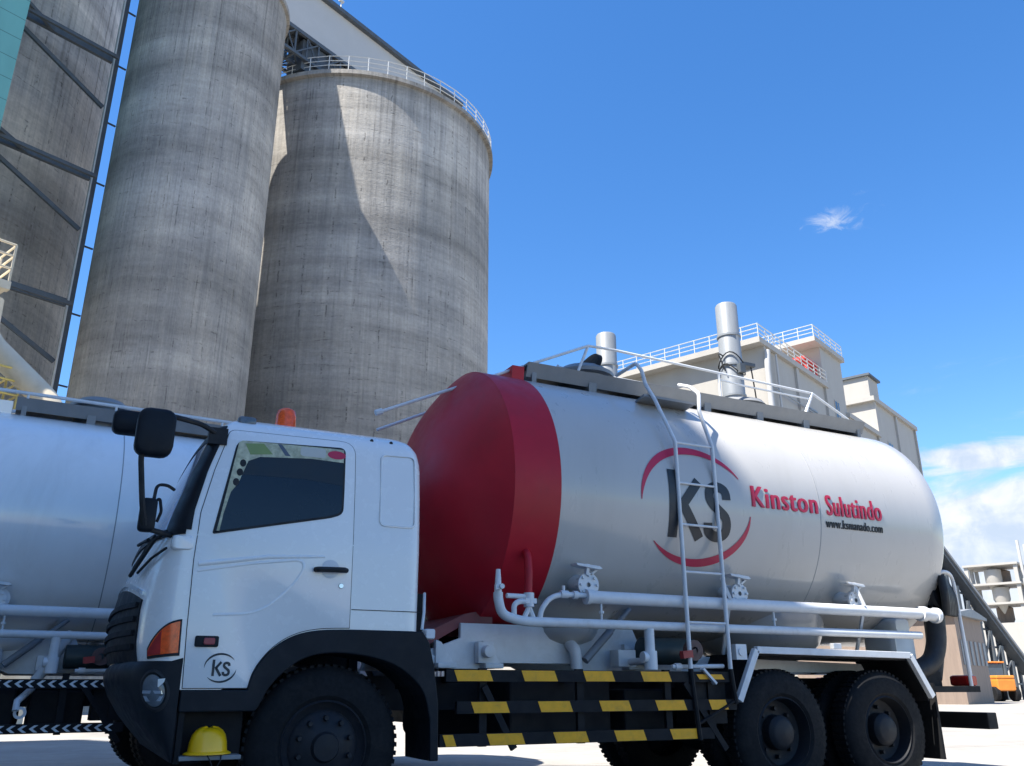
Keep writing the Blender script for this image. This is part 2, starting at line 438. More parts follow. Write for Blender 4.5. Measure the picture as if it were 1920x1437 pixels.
def silo(loc, rad, H, cm, label, rail=True, over=.28):
    t = empty('concrete_silo', loc, label=label, cat='silo', group='concrete cement silos')
    n = 128
    sh = MB(); sh.lathe([(rad, h) for h in np.linspace(0, H-.42, 12)], n=n)
    sh.build('shell', cm, t, smooth=30)
    rs = MB(); rs.lathe([(rad-.02, H-.42), (rad+over, H-.38), (rad+over, H-.05), (rad+over-.08, H), (.01, H+.25)], n=n)
    rs.build('roof_slab', cm, t, smooth=30)
    if rail:
        q = MB(); ring = [((rad+over-.12)*math.cos(a), (rad+over-.12)*math.sin(a), H) for a in np.linspace(0, 2*math.pi, 49)[:-1]]
        railing(q, ring, 1.15, True, .032, 2.2, (.38, .76)); q.build('guard_rail', RAILM, t)
    return t


S2 = place(-11.6, 60); H2 = .8139*60*(1-.171)+.9
S1 = place(-23.56, 46.25); H1 = .901*46.25+.9-1.3
S0 = place(-39.3, 60)
silo(S1, 46.25*.0931, H1, CONC_A, 'slender pale concrete silo in front of the gallery, just left of the wide sunlit silo', over=.18, rail=False)
silo(S2, 60*.171, H2, CONC_B, 'wide concrete silo with roof railing and a patch of sun near its top')
silo(S0, 60*.168, 54., CONC_C, 'brownish concrete silo at the left edge behind the dark steel bracing')

# steel frame: column between the silos and the braced beams
sf = empty('steel_frame', place(-29.66, 46), ROT_PLANT, label='dark steel column with double braced beams in front of the brownish left silo', cat='steel frame')
q = MB()
q.box(-.13, .13, -.15, -.10, 0, 52); q.box(-.13, .13, .10, .15, 0, 52); q.box(-.03, .03, -.10, .10, 0, 52)
q.build('column', STEEL, sf)
q = MB()
for z in np.arange(3.5, 50, 3.9): q.box(.13, .62, -.05, .05, z, z+.07)
q.split('tie_plate', STEEL, sf)
q = MB(); q.box(-.21, -.14, -.25, -.10, 0, 52); q.build('downpipe', RAILM, sf)
for z in (34.9, 27.1, 19.6, 12.2):
    b = MB(); b.bar((-.2, 0, z), (-13, 0, z), .22, .42); b.bar((-.2, -.9, z-.35), (-13, -.9, z-.35), .16, .2)
    b.build('beam', STEEL, sf)
    d = MB(); d.bar((-.2, .1, z-3.2), (-6.2, .1, z-.1), .16, .22); d.build('brace', STEEL, sf)
    d = MB(); d.bar((-3.4, 0, z-.1), (-7.8, -2.9, z-.3), .16, .2); d.build('brace', STEEL, sf)

# teal clad tower, its upper part seen at the left edge; it keeps the silos beside it in shade
K = place(-35.5, 40)
tw = empty('clad_tower', K, ROT_PLANT, label='tall teal clad elevator tower at the upper left edge', cat='tower')
q = MB(); q.prism([(0, 0), (0, 10.5), (-10, 10.5), (-10, 0)], 17.0, 54, 'z'); q.build('cladding', TEAL, tw)
q = MB()
for x, y in ((-.4, .4), (-9.6, .4), (-.4, 10.1), (-9.6, 10.1), (-.4, 5.2)):
    q.box(x-.25, x+.25, y-.25, y+.25, 0, 17)
q.split('leg_frame', STEEL, tw)
q = MB(); q.box(-10.3, .3, -.3, 10.8, 54, 54.5); q.build('roof', GALLW, tw)

# unseen block added left of the frame so its roof edge shades both trucks
caster = empty('shade_caster', (-17, -8, 0), label='unseen grey block added left of the trucks to cast shade over them', cat='building')
HH = 34.0; sx, sy = HH/math.tan(SUN_EL)*-SUN_H.x, HH/math.tan(SUN_EL)*-SUN_H.y
foot = [(5.5-sx, -34), (5.5-sx, 3.0-sy), (3.3-sx, 4.4-sy), (-1.1-sx, 13.5-sy), (-48, 13.5-sy), (-48, -34)]
foot = [(x+17, y+8) for x, y in foot]
q = MB(); q.prism(foot, 0, HH-.6, 'z'); q.build('wall', CASTERM, caster)
cx_ = sum(p[0] for p in foot)/6; cy_ = sum(p[1] for p in foot)/6
q = MB(); q.prism(foot, HH-.599, HH, 'z'); q.build('roof', GALLW, caster)

# ------------------------------------------------------------------ conveyor gallery over the wide silo
A38 = YAW+R(37.5); g1 = Vector((math.sin(A38), math.cos(A38), 0))
P0 = place(-13.77, 52.3)
gal = empty('conveyor_gallery', P0, math.atan2(g1.y, g1.x), label='enclosed conveyor gallery with lattice underside running onto the wide silo roof', cat='conveyor gallery')
gz0, gz1 = 44.4, 48.1; GW = 2.15; GX = -10.5
q = MB(); q.box(GX, 13, 0, .14, gz0, gz1); q.build('side_wall', GALLW, gal)
q = MB(); q.box(GX, 13, GW, GW+.14, gz0, gz1); q.build('side_wall', GALLW, gal)
q = MB(); q.box(GX-.2, 13.2, -.35, GW+.5, gz1+.002, gz1+.35); q.build('roof', STEEL, gal)
q = MB(); q.box(GX, 13, .142, GW-.002, gz0+.45, gz0+.55); q.build('floor_plate', STEEL, gal)
q = MB(); zt = gz0-2.1; ys = (.1, GW/2, GW)
for y in ys:
    q.bar((GX, y, gz0-.15), (13, y, gz0-.15), .22, .3); q.bar((GX, y, zt), (3, y, zt), .18, .22)
for i in range(-5, 2):
    x = i*2
    q.bar((x, .1, gz0-.1), (x, GW, gz0-.1), .16, .2); q.bar((x, .1, zt), (x, GW, zt), .14, .16); q.bar((x+1, .1, zt), (x+1, GW, zt), .1, .12)
    for y in ys:
        q.bar((x, y, zt), (x, y, gz0-.2), .12, .12); q.bar((x, y, zt), (x+2, y, gz0-.2), .1, .1); q.bar((x+1, y, zt), (x+1, y, gz0-.2), .08, .08); q.bar((x+2, y, zt), (x+1, y, gz0-.2), .08, .08)
    q.bar((x, .1, zt), (x+2, GW, zt), .1, .1); q.bar((x, GW, zt), (x+2, .1, zt), .1, .1)
    q.bar((x, .1, gz0-.1), (x+2, GW, gz0-.1), .1, .12)
q.build('lattice', STEEL, gal)
q = MB(); q.box(GX+.01, GX+.15, .15, GW-.01, gz0+.6, gz1-.01); q.build('end_wall', GALLW, gal)
q = MB(); q.box(-3.2, 11, .3, 1.9, H2+.2, gz0-.32); q.build('transfer_house', STEEL, gal)
q = MB(); q.tube([(-.5, -.1, gz1+.35), (-.5, -.1, gz1+1.1)], .05, 6); q.box(-.7, -.3, -.2, 0, gz1+1.1, gz1+1.25); q.build('roof_lamp', RAILM, gal)

# filling spout and stair platforms at the left edge
du = empty('loading_spout', place(-34.1, 27), ROT_PLANT, label='cream loading duct with railed platforms at the left edge, beside the silo column', cat='duct')
q = MB(); q.tube([(.02, -.2, 11.49), (.06, -.2, 10.3), (1.65, -1.65, 8.35), (1.95, -1.8, 7.2), (1.95, -1.8, 0)], .34, 20, .5); q.build('duct', CREAM, du, smooth=40)
for z, x1 in ((11.75, .15), (8.15, .95)):
    p = MB(); p.box(-4, x1, -1.2, -.95, z-.25, z); p.box(-4, x1, .8, 1.05, z-.25, z); p.box(-4, x1, -.95, .8, z-.07, z)
    for xx in np.arange(-3.6, x1, .9): p.box(xx, xx+.1, -.95, .8, z-.24, z-.071)
    p.build('platform', CREAM, du)
    r_ = MB(); railing(r_, [(-4, -1.15, z), (x1-.05, -1.15, z), (x1-.05, 1.0, z), (-4, 1.0, z)], 1.15, False, .035, .9, (.4, .8)); r_.build('platform_rail', YSTEEL if z < 9 else CREAM, du)
for x, y, h in ((-3.6, -1.07, 11.5), (-3.6, .93, 11.5), (-.2, .93, 7.9), (-1.4, -1.07, 7.9)):
    p = MB(); p.box(x-.1, x+.1, y-.1, y+.1, 0, h); p.build('support_post', CREAM, du)
p = MB(); p.box(-2.2, -.35, -.6, .6, 8.152, 9.2); p.build('drive_housing', YSTEEL, du, bevel=.04)

# ------------------------------------------------------------------ process building on the right
C1 = place(17.5, 70)


def block(name, origin, L1, L2, H, label, over=1.1, wins=(), vents=(), pil=0, parapet=0., rail=True):
    """building whose near corner stands at origin; L1 along the facade to the right, L2 to the left"""
    t = empty(name, origin, ROT_PLANT, label=label, cat='building', group='cream process buildings')
    b = MB(); b.box(0, L1, 0, L2, 0, H-.5); b.build('wall', CREAMW, t)
    s = MB(); s.box(-over, L1+.3, -.35, L2, H-.5, H); s.build('roof_slab', CREAMW, t)
    if parapet:
        s = MB(); s.box(-over+.1, L1+.1, -.2, L2-.1, H+.002, H+parapet); s.build('parapet', CREAMW, t)
    if rail:
        r = MB(); z = H+parapet
        railing(r, [(-over+.1, L2-.3, z), (-over+.1, -.25, z), (L1+.1, -.25, z)], 1.2, False, .045, 1.5, (.4, .8)); r.build('roof_railing', RAILM, t)
    for i in range(pil+1 if pil else 0):
        x = L1*i/pil if pil else 0
        p = MB(); p.box(max(x-.3, .003), min(x+.3, L1-.003), -.22, -.001, 0, H-.501); p.build('pilaster', CREAMW, t)
    for x, z in vents:
        f = MB(); f.box(x-.9, x+.9, -.10, -.002, z-.6, z+.6)
        for k in range(5): f.box(x-.8, x+.8, -.16, -.101, z-.5+k*.22, z-.4+k*.22)
        f.build('louvre', STACKG, t)
    for x, z, ww, hh in wins:
        f = MB(); f.box(x-ww/2-.12, x+ww/2+.12, -.06, -.002, z-hh/2-.12, z+hh/2+.12); fo = f.build('window', CREAMW, t)
        f = MB(); f.box(x-ww/2, x+ww/2, -.075, -.061, z-hh/2, z+hh/2); f.build('pane', WINB, fo)
        f = MB(); f.box(x-.05, x+.05, -.10, -.076, z-hh/2, z+hh/2); f.box(x-ww/2, x+ww/2, -.10, -.076, z-.05, z+.05); f.build('mullion', CREAMW, fo)
    return t


b1 = block('process_building', C1, 14.1, 46, 28.6, 'long cream process building with railed flat roof behind the grey stacks', wins=[(4.2, 22, 1.1, 1.3), (5.9, 22, 1.1, 1.3), (9.8, 17.5, 1.3, 2.2)], pil=2, vents=[(10.2, 24.4), (3.2, 16.5)])
q = MB(); q.tube([(-.25, -.45, 0), (-.25, -.45, 26.2), (.05, -.45, 27.6)], .24, 10, .4); q.build('downpipe', GALLW, b1, smooth=40)
q = MB(); q.tube([(2.1, -.32, 27.9), (2.1, -.32, 0)], .09, 6); q.build('conduit', GALLW, b1)
q = MB(); q.tube([(.4, -.36, 24.6), (13.8, -.36, 24.3)], .06, 6); q.build('conduit', STACKG, b1)
q = MB(); q.tube([(12.3, -.36, 24.35), (12.3, -.36, 0)], .07, 6); q.build('conduit', GALLW, b1)
block('stair_tower', C1+E1*14.1, 5.6, 9, 32.9, 'square cream stair tower with railed overhanging roof, right of the long building', over=2.0, wins=[(2.8, 26.5, 1.0, 1.8), (2.8, 20, 1.0, 1.8)])
block('low_building', C1+E1*19.7, 9.0, 30, 26.9, 'lower cream roof between stair tower and right hand block', over=.3, pil=1, rail=False)
block('parapet_building', C1+E1*28.7, 15.0, 7.5, 31.0, 'cream block with raised parapet room at the right end of the facade', over=.5, wins=[(4.2, 25.6, 1.5, 1.9), (11.4, 24.2, 1.5, 1.9), (4.2, 17, 1.5, 1.9), (11.4, 15.8, 1.5, 1.9)], pil=2, rail=False, vents=[(7.9, 20.5)])
q = empty('roof_room', C1+E1*28.7+Vector((0, 0, 31.003)), ROT_PLANT, label='small cream roof room with flat cap on top of the right hand block', cat='roof room')
a = MB(); a.box(.2, 3.4, .2, 6.2, 0, 2.6); a.build('wall', CREAMW, q)
a = MB(); a.box(-.1, 3.7, -.1, 6.5, 2.602, 2.85); a.build('cap', STEEL, q)
rh = empty('roof_hoist', C1+E1*12.2+E2*.9+Vector((0, 0, 28.6)), ROT_PLANT, label='red hoist frame on the roof beside the stair tower', cat='hoist')
a = MB()
for x in (-1.2, 1.2):
    for y in (-.5, .5): a.bar((x, y, 0), (x, y, 1.7), .22, .22)
a.bar((-1.6, 0, 1.8), (1.6, 0, 1.8), 1.2, .3); a.build('frame', mat('hoist_red', (.5, .03, .02), .5), rh)
a = MB(); a.box(-.6, .6, -.4, .4, .25, 1.1); a.build('drum', mat('hoist_red', (.5, .03, .02), .5), rh, bevel=.05)

# the two grey stacks
def stack(loc, r, H, label):
    t = empty('grey_stack', loc, label=label, cat='stack', group='grey steel stacks')
    q = MB(); q.lathe([(.01, H), (r*.9, H), (r, H-.08), (r*1.02, H*.55), (r*1.04, 0)], n=32); q.build('pipe', STACKG, t, smooth=40)
    for z in np.arange(H-1.55, 2, -1.35):
        q = MB(); q.lathe([(r*1.0, z), (r*1.10, z+.01), (r*1.10, z+.09), (r*1.0, z+.1)], n=32); q.build('band', STACKG, t, smooth=40)
    q = MB()
    for kk, zz in ((0, H-2.6), (1, H-3.1)):
        ring = [((r*1.16)*math.cos(a), (r*1.16)*math.sin(a), zz+.25*math.sin(2*a+kk)) for a in np.linspace(0, 2*math.pi, 25)]
        q.tube(ring, .028, 5)
    q.tube([(r*1.1, -r*.3, H-2.7), (r*2.0, -r*.3, H-2.5), (r*2.3, -r*.2, H-3.4), (r*2.7, 0, H-4.6)], .03, 5, .3)
    q.tube([(-r*1.1, -r*.3, H-2.5), (-r*1.8, -r*.4, H-2.4), (-r*1.2, -r*.5, H-3.2)], .03, 5, .2)
    q.build('cable', SEAL, t)
    q = MB(); q.box(r*.9, r*2.4, -.25, .25, H-2.75, H-2.6); q.box(-r*.3, r*.3, -r*1.5, -r*.9, H-3.3, H-2.9); q.split('bracket', STEEL, t)
    return t


stack(place(15.38, 35), .46, 16.55, 'tall grey steel stack with cable loops, the right one of the two')
stack(place(6.8, 35), .44, 15.6, 'shorter grey steel stack behind the tank walkway, the left one of the two')

# ------------------------------------------------------------------ far right: sloping conveyor, shed, tower
cv = empty('sloping_conveyor', place(26.3, 78), R(0), label='grey covered conveyor sloping down behind the tank rear', cat='conveyor')
p1 = place(24.6, 76)-cv.location; p2 = place(29.8, 84)-cv.location
q = MB()
za, zb_ = 16.0, 2.2
q.bar((p1.x, p1.y, za-.2), (p2.x, p2.y, zb_-.2), 1.0, .4); q.build('belt_frame', STEEL, cv)
q = MB(); q.bar((p1.x, p1.y, za), (p2.x, p2.y, zb_), 1.3, .16); q.build('cover', CONVG, cv)
q = MB()
for i in range(1, 12):
    t = i/12; p = p1.lerp(p2, t); z = za+(zb_-za)*t-.4
    q.bar((p.x-.8, p.y, 0), (p.x-.8, p.y, z), .22, .22); q.bar((p.x+.8, p.y+.6, 0), (p.x+.8, p.y+.6, z), .22, .22)
    for zz in np.arange(1.2, z, 1.4): q.bar((p.x-.8, p.y, zz), (p.x+.8, p.y+.6, zz), .14, .14)
    if i < 11:
        p_ = p1.lerp(p2, (i+1)/12); z_ = za+(zb_-za)*(i+1)/12-.4
        q.bar((p.x-.8, p.y, z*.5), (p_.x-.8, p_.y, z_), .12, .12)
q.split('trestle', STEEL, cv)
sh = empty('brown_shed', place(27.25, 62), ROT_PLANT, label='low brown sheet metal shed under the sloping conveyor', cat='shed')
q = MB(); q.box(-3.2, 3.2, 0, 10, 0, 5.0); q.build('wall', BROWN, sh)
q = MB(); q.prism([(-3.5, 5.0), (3.5, 5.0), (3.5, 5.15), (0, 5.55), (-3.5, 5.15)], -.35, 10.3, 'y'); q.build('roof', CONVG, sh)
for i in range(6):
    q = MB(); x = -2.7+i*1.05; q.box(x, x+.5, -.05, -.002, 2.2, 3.6); q.build('louvre', CONVG, sh)
og = empty('wheel_loader', place(28.1, 74), R(70), label='small orange loader parked in front of the brown shed', cat='loader')
q = MB(); q.box(-1.2, 1.0, -.7, .7, .7, 1.5); q.box(-1.2, -.3, -.7, .7, 1.5, 1.75); q.build('body', ORANGE, og, bevel=.08)
q = MB(); q.box(-.25, .85, -.6, .6, 1.502, 2.6); q.build('cab', WINB, og, bevel=.08)
q = MB(); q.box(-.35, .95, -.7, .7, 2.602, 2.72); q.build('roof', ORANGE, og, bevel=.03)
q = MB(); q.prism([(1.5, .2), (2.2, .15), (2.3, .9), (1.7, .9)], -.85, .85, 'y'); q.bar((1, .5, 1.1), (1.7, .5, .6), .12, .2); q.bar((1, -.5, 1.1), (1.7, -.5, .6), .12, .2); q.build('bucket', STEEL, og)
for x in (-.8, .7):
    for y in (-.75, .75):
        q = MB(); q.cyl((x, y-.17, .5), (x, y+.17, .5), .5, n=24); q.build('wheel', RUBBER, og, bevel=.05)
ft = empty('preheater_tower', place(29.3, 150), ROT_PLANT, label='distant cream preheater tower with open floors at the right edge', cat='tower')
q = MB(); q.box(-3.2, 3.4, -3, 4, 0, 9.8); q.build('base_block', CREAMW, ft)
q = MB()
for x in (-3, 0, 3.2):
    for y in (-2.8, 3.8): q.box(x-.25, x+.25, y-.25, y+.25, 9.8, 18.2)
for z in (12.4, 15.2, 18): q.box(-3.5, 3.6, -3.2, 4.2, z, z+.3)
for x in (-3, .2):
    for z in (9.8, 12.7, 15.5): q.bar((x, -2.95, z), (x+3, -2.95, z+2.6), .14, .14)
q.build('floor_frame', CREAMW, ft)
for x, y, z in ((-1.5, 0, 12.9), (1.6, .5, 10.2), (1.7, 0, 15.6), (-1.6, .6, 15.5)):
    q = MB(); q.lathe([(.1, z-1.7), (1.15, z+.3), (1.15, z+2.0), (.4, z+2.3)], (x, y, 0), n=20, caps=True); q.split('cyclone', CREAMW if x < 0 else BROWN, ft, smooth=40)
for x in (-2.2, 2.9):
    q = MB(); q.tube([(x, -3.5, 0), (x, -3.5, 21.5)], .22, 8); q.build('riser_pipe', GALLW, ft)

# ------------------------------------------------------------------ TRUCKS
YC, ZC, TR = 1.22, 2.583, 1.233          # tank axis and radius


def itp(z, tab): return float(np.interp(z, [a for a, _ in tab], [b for _, b in tab]))


XF = [(.9, -1.28), (1.0, -1.32), (1.1, -1.365), (1.2, -1.385), (1.4, -1.385), (1.6, -1.35), (1.8, -1.305), (1.95, -1.26), (2.1, -1.20), (2.3, -1.12), (2.5, -1.045), (2.65, -.99), (2.72, -.95), (2.78, -.89), (2.83, -.79), (2.86, -.64), (2.878, -.40)]
XC = [(.9, -1.0), (1.4, -1.02), (1.73, -1.03), (2.05, -1.02), (2.36, -.96), (2.62, -.88), (2.72, -.84), (2.78, -.79), (2.83, -.70), (2.86, -.56), (2.878, -.34)]
XR = [(.9, .645), (2.5, .645), (2.6, .64), (2.7, .62), (2.78, .575), (2.83, .51), (2.86, .42), (2.878, .25)]
YN = [(1.9, 0), (2.3, .022), (2.6, .055), (2.68, .085), (2.75, .14), (2.8, .22), (2.84, .33), (2.86, .45), (2.878, .75)]
ARCH = [(-.56, .9), (-.54, .98), (-.48, 1.08), (-.39, 1.19), (-.25, 1.26), (-.1, 1.29), (.11, 1.302), (.7, 1.302)]


def catmull(P, k=5):
    out = []
    for i in range(len(P)-1):
        p0, p1, p2, p3 = (Vector(P[min(max(i+j, 0), len(P)-1)]) for j in (-1, 0, 1, 2))
        for q_ in range(k):
            u = q_/k; out.append(tuple(.5*((2*p1)+(-p0+p2)*u+(2*p0-5*p1+4*p2-p3)*u*u+(-p0+3*p1-3*p2+p3)*u**3)))
    return out+[tuple(P[-1])]


ARCH = catmull([(-.56, .9), (-.535, 1.0), (-.475, 1.10), (-.385, 1.19), (-.26, 1.258), (-.10, 1.292), (.11, 1.302)])+[(.7, 1.302)]


def yn(z): return itp(z, YN)
def zlow(x): return .9 if x <= -.56 else itp(x, ARCH)


def fsurf(a, z, off=0.):
    """front skin of the cab: a=0 near door seam, .5 centre, 1 far door seam"""
    def P(a):
        ph = a*math.pi; e = 2/2.5; c = math.cos(ph); sn = max(math.sin(ph), 0)
        y0 = yn(z); hw = 1.225-y0
        return Vector((itp(z, XC)-(itp(z, XC)-itp(z, XF))*sn**e, 1.225-hw*math.copysign(abs(c)**e, c), z))
    p = P(a)
    if off:
        d = P(min(a+.01, 1))-P(max(a-.01, 0)); nrm = Vector((-d.y, d.x, 0))
        if nrm.length > 1e-9:
            nrm.normalize(); nrm.z = .18 if z > 1.9 else .05
            p = p+nrm.normalized()*off
    return p


def fpatch(a0, a1, zlo, zhi, off, thick, na=14, nz=10, name='panel', mats=None, parent=None):
    """panel following the cab's front skin; zlo/zhi may be functions of the 0..1 position"""
    L = lambda f, t: f(t) if callable(f) else f
    mb = MB(); g_ = lambda o: [[fsurf(a0+(a1-a0)*i/na, L(zlo, i/na)+(L(zhi, i/na)-L(zlo, i/na))*j/nz, o) for i in range(na+1)] for j in range(nz+1)]
    G, B = g_(off), g_(off-thick); k = na+1
    vs = [p for r in G for p in r]+[p for r in B for p in r]; o = len(G)*k
    fs = [(j*k+i, j*k+i+1, (j+1)*k+i+1, (j+1)*k+i) for j in range(nz) for i in range(na)]
    rim = [i for i in range(k)]+[j*k+na for j in range(1, nz+1)]+[nz*k+i for i in range(na-1, -1, -1)]+[j*k for j in range(nz-1, 0, -1)]
    fs += [(rim[i], rim[(i+1) % len(rim)], o+rim[(i+1) % len(rim)], o+rim[i]) for i in range(len(rim))]
    mb.add(vs, fs)
    return mb.build(name, mats, parent, smooth=40)


def rounded(poly, r, seg=5):
    """round the corners of a 2D polygon; r may be one radius or one per corner"""
    out = []; n_ = len(poly)
    for i in range(n_):
        a, b, c = (Vector(poly[(i+k) % n_]) for k in (-1, 0, 1))
        rr = r[i] if isinstance(r, (list, tuple)) else r
        if rr <= 0: out.append(tuple(b)); continue
        f = min(rr, (a-b).length*.49, (c-b).length*.49)
        p0 = b+(a-b).normalized()*f; p1 = b+(c-b).normalized()*f
        for k in range(seg+1):
            t = k/seg; out.append(tuple(p0*(1-t)**2+b*2*t*(1-t)+p1*t*t))
    return out


def inset(poly, d):
    c = []
    n_ = len(poly); A = sum(poly[i][0]*poly[(i+1) % n_][1]-poly[(i+1) % n_][0]*poly[i][1] for i in range(n_))
    sg = 1 if A > 0 else -1
    for i in range(n_):
        a, b, e = (Vector(poly[(i+k) % n_]) for k in (-1, 0, 1))
        d1 = (b-a).normalized(); d2 = (e-b).normalized(); n1 = Vector((-d1.y, d1.x))*sg; n2 = Vector((-d2.y, d2.x))*sg
        m_ = n1+n2; m_ = m_/max(m_.length_squared, .2)*2
        c.append(tuple(b+m_*d))
    return c


def spatch(poly, off, thick, name, mats, parent, far=False, bevel=0.):
    """panel following the near (or far) side of the cab, outline in (x, z)"""
    bm = bmesh.new(); vs = [bm.verts.new((x, 0, z)) for x, z in poly]; bm.faces.new(vs)
    for z in (1.95, 2.1, 2.3, 2.45, 2.6, 2.66):
        bmesh.ops.bisect_plane(bm, geom=bm.verts[:]+bm.edges[:]+bm.faces[:], plane_co=(0, 0, z), plane_no=(0, 0, 1))
    r = bmesh.ops.extrude_face_region(bm, geom=bm.faces[:])
    new = [e for e in r['geom'] if isinstance(e, bmesh.types.BMVert)]; ns = set(new)
    for v in bm.verts:
        y = yn(v.co.z)-off+(0 if v in ns else thick)
        v.co.y = y if not far else 2.45-y
    bmesh.ops.recalc_face_normals(bm, faces=bm.faces)
    if bevel:
        ed = [e for e in bm.edges if len(e.link_faces) == 2 and e.calc_face_angle(0) > R(50)]
        bmesh.ops.bevel(bm, geom=ed, offset=bevel, segments=2, profile=.5, affect='EDGES', clamp_overlap=True)
    me = bpy.data.meshes.new(name); bm.to_mesh(me); bm.free()
    for q_ in (mats if isinstance(mats, (list, tuple)) else [mats]): me.materials.append(q_)
    me.shade_smooth(); me.set_sharp_from_angle(angle=R(40))
    o = bpy.data.objects.new(name, me); COL.objects.link(o); o.parent = parent
    return o


def tank_pt(x, arc, off=.004, far=False):
    """point on the tank shell: arc metres above the mid line on the near side"""
    th = arc/TR; r = TR+off
    return Vector((x, YC-math.cos(th)*r*(-1 if far else 1), ZC+math.sin(th)*r))


def strips(mb, pts, widths, fn, mi=0):
    """ribbon along a 2D polyline laid on a surface by fn(x, y)"""
    n_ = len(pts); ws = widths if isinstance(widths, (list, tuple)) else [widths]*n_
    L = []; Rr = []
    for i in range(n_):
        a = Vector(pts[max(i-1, 0)]); b = Vector(pts[min(i+1, n_-1)]); d = (b-a).normalized(); nr = Vector((-d.y, d.x))*ws[i]/2
        L.append(fn(*(Vector(pts[i])+nr))); Rr.append(fn(*(Vector(pts[i])-nr)))
    mb.add(L+Rr, [(i, i+1, n_+i+1, n_+i) for i in range(n_-1)], mi)


def arcpts(cx, cy, rx, ry, a0, a1, n_=40):
    return [(cx+rx*math.cos(R(a)), cy+ry*math.sin(R(a))) for a in np.linspace(a0, a1, n_)]


def emblem(fn, cx, cy, s, parent, red, nm='emblem'):
    """two crescents around the bold letters K S"""
    c = MB()
    for a0, a1 in ((180, 34), (222, 354)):
        p = arcpts(cx, cy, .62*s, .53*s, a0, a1); k = len(p)
        strips(c, p, [.078*s*math.sin(math.pi*min(max(i/(k-1), .015), .985))**.7 for i in range(k)], fn)
    c.build(nm+'_crescents', red, parent)
    t = MB(); X = lambda x: cx+x*s
    def seg(a, b, w_, n_=8): strips(t, [(X(a[0]+(b[0]-a[0])*i/n_), cy+(a[1]+(b[1]-a[1])*i/n_)*s) for i in range(n_+1)], w_*s, fn)
    seg((-.27, .31), (-.27, -.31), .10); seg((.02, .225), (-.19, -.03), .095); seg((-.165, -.01), (.03, -.305), .10)
    sp = [(.335, .075), (.325, .15), (.27, .185), (.20, .185), (.145, .15), (.135, .085), (.165, .03), (.24, -.03), (.315, -.09), (.335, -.165), (.315, -.235), (.25, -.27), (.18, -.265), (.125, -.225), (.115, -.15)]
    q_ = []
    for i in range(len(sp)-1):
        for k in range(4):
            p0, p1, p2, p3 = (Vector(sp[min(max(i+j, 0), len(sp)-1)]) for j in (-1, 0, 1, 2)); u = k/4
            q_.append(.5*((2*p1)+(-p0+p2)*u+(2*p0-5*p1+4*p2-p3)*u*u+(-p0+3*p1-3*p2+p3)*u**3))
    q_.append(Vector(sp[-1]))
    strips(t, [(X(p.x), cy+p.y*s) for p in q_], .098*s, fn)
    return t.build(nm+'_letters', LBLK, parent)


def lettering(txt, x0, x1, ybase, hcap, fn, m_, parent, name, bold=.02):
    cu_ = bpy.data.curves.new('tmp', 'FONT'); cu_.body = txt; cu_.resolution_u = 4; cu_.space_character = 1.02+bold
    ob = bpy.data.objects.new('tmp', cu_); COL.objects.link(ob)
    dg = bpy.context.evaluated_depsgraph_get(); me = bpy.data.meshes.new_from_object(ob.evaluated_get(dg))
    bpy.data.objects.remove(ob); bpy.data.curves.remove(cu_)
    co = [v.co.copy() for v in me.vertices]; mn = min(c.x for c in co); mx = max(c.x for c in co)
    wd = bold*hcap; sx_ = (x1-x0-wd)/(mx-mn); sy_ = hcap/.73
    bm = bmesh.new()
    for k_, (ax, ay) in enumerate(((0, 0), (.5, .12), (1, 0), (.5, -.12), (.25, .0), (.75, .0))):
        b2 = bmesh.new(); b2.from_mesh(me)
        for v in b2.verts: v.co.x = x0+(v.co.x-mn)*sx_+ax*wd; v.co.y = ybase+v.co.y*sy_+ay*wd
        for k in range(-3, 12):
            bmesh.ops.bisect_plane(b2, geom=b2.verts[:]+b2.edges[:]+b2.faces[:], plane_co=(0, ybase+hcap*k/8, 0), plane_no=(0, 1, 0))
        for v in b2.verts: v.co = fn(v.co.x, v.co.y)+Vector((0, -.0012*k_, 0))
        tm = bpy.data.meshes.new('tmp'); b2.to_mesh(tm); b2.free(); bm.from_mesh(tm); bpy.data.meshes.remove(tm)
    bmesh.ops.recalc_face_normals(bm, faces=bm.faces)
    bm.to_mesh(me); bm.free(); me.name = name; me.materials.clear(); me.materials.append(m_)
    o = bpy.data.objects.new(name, me); COL.objects.link(o); o.parent = parent
    return o


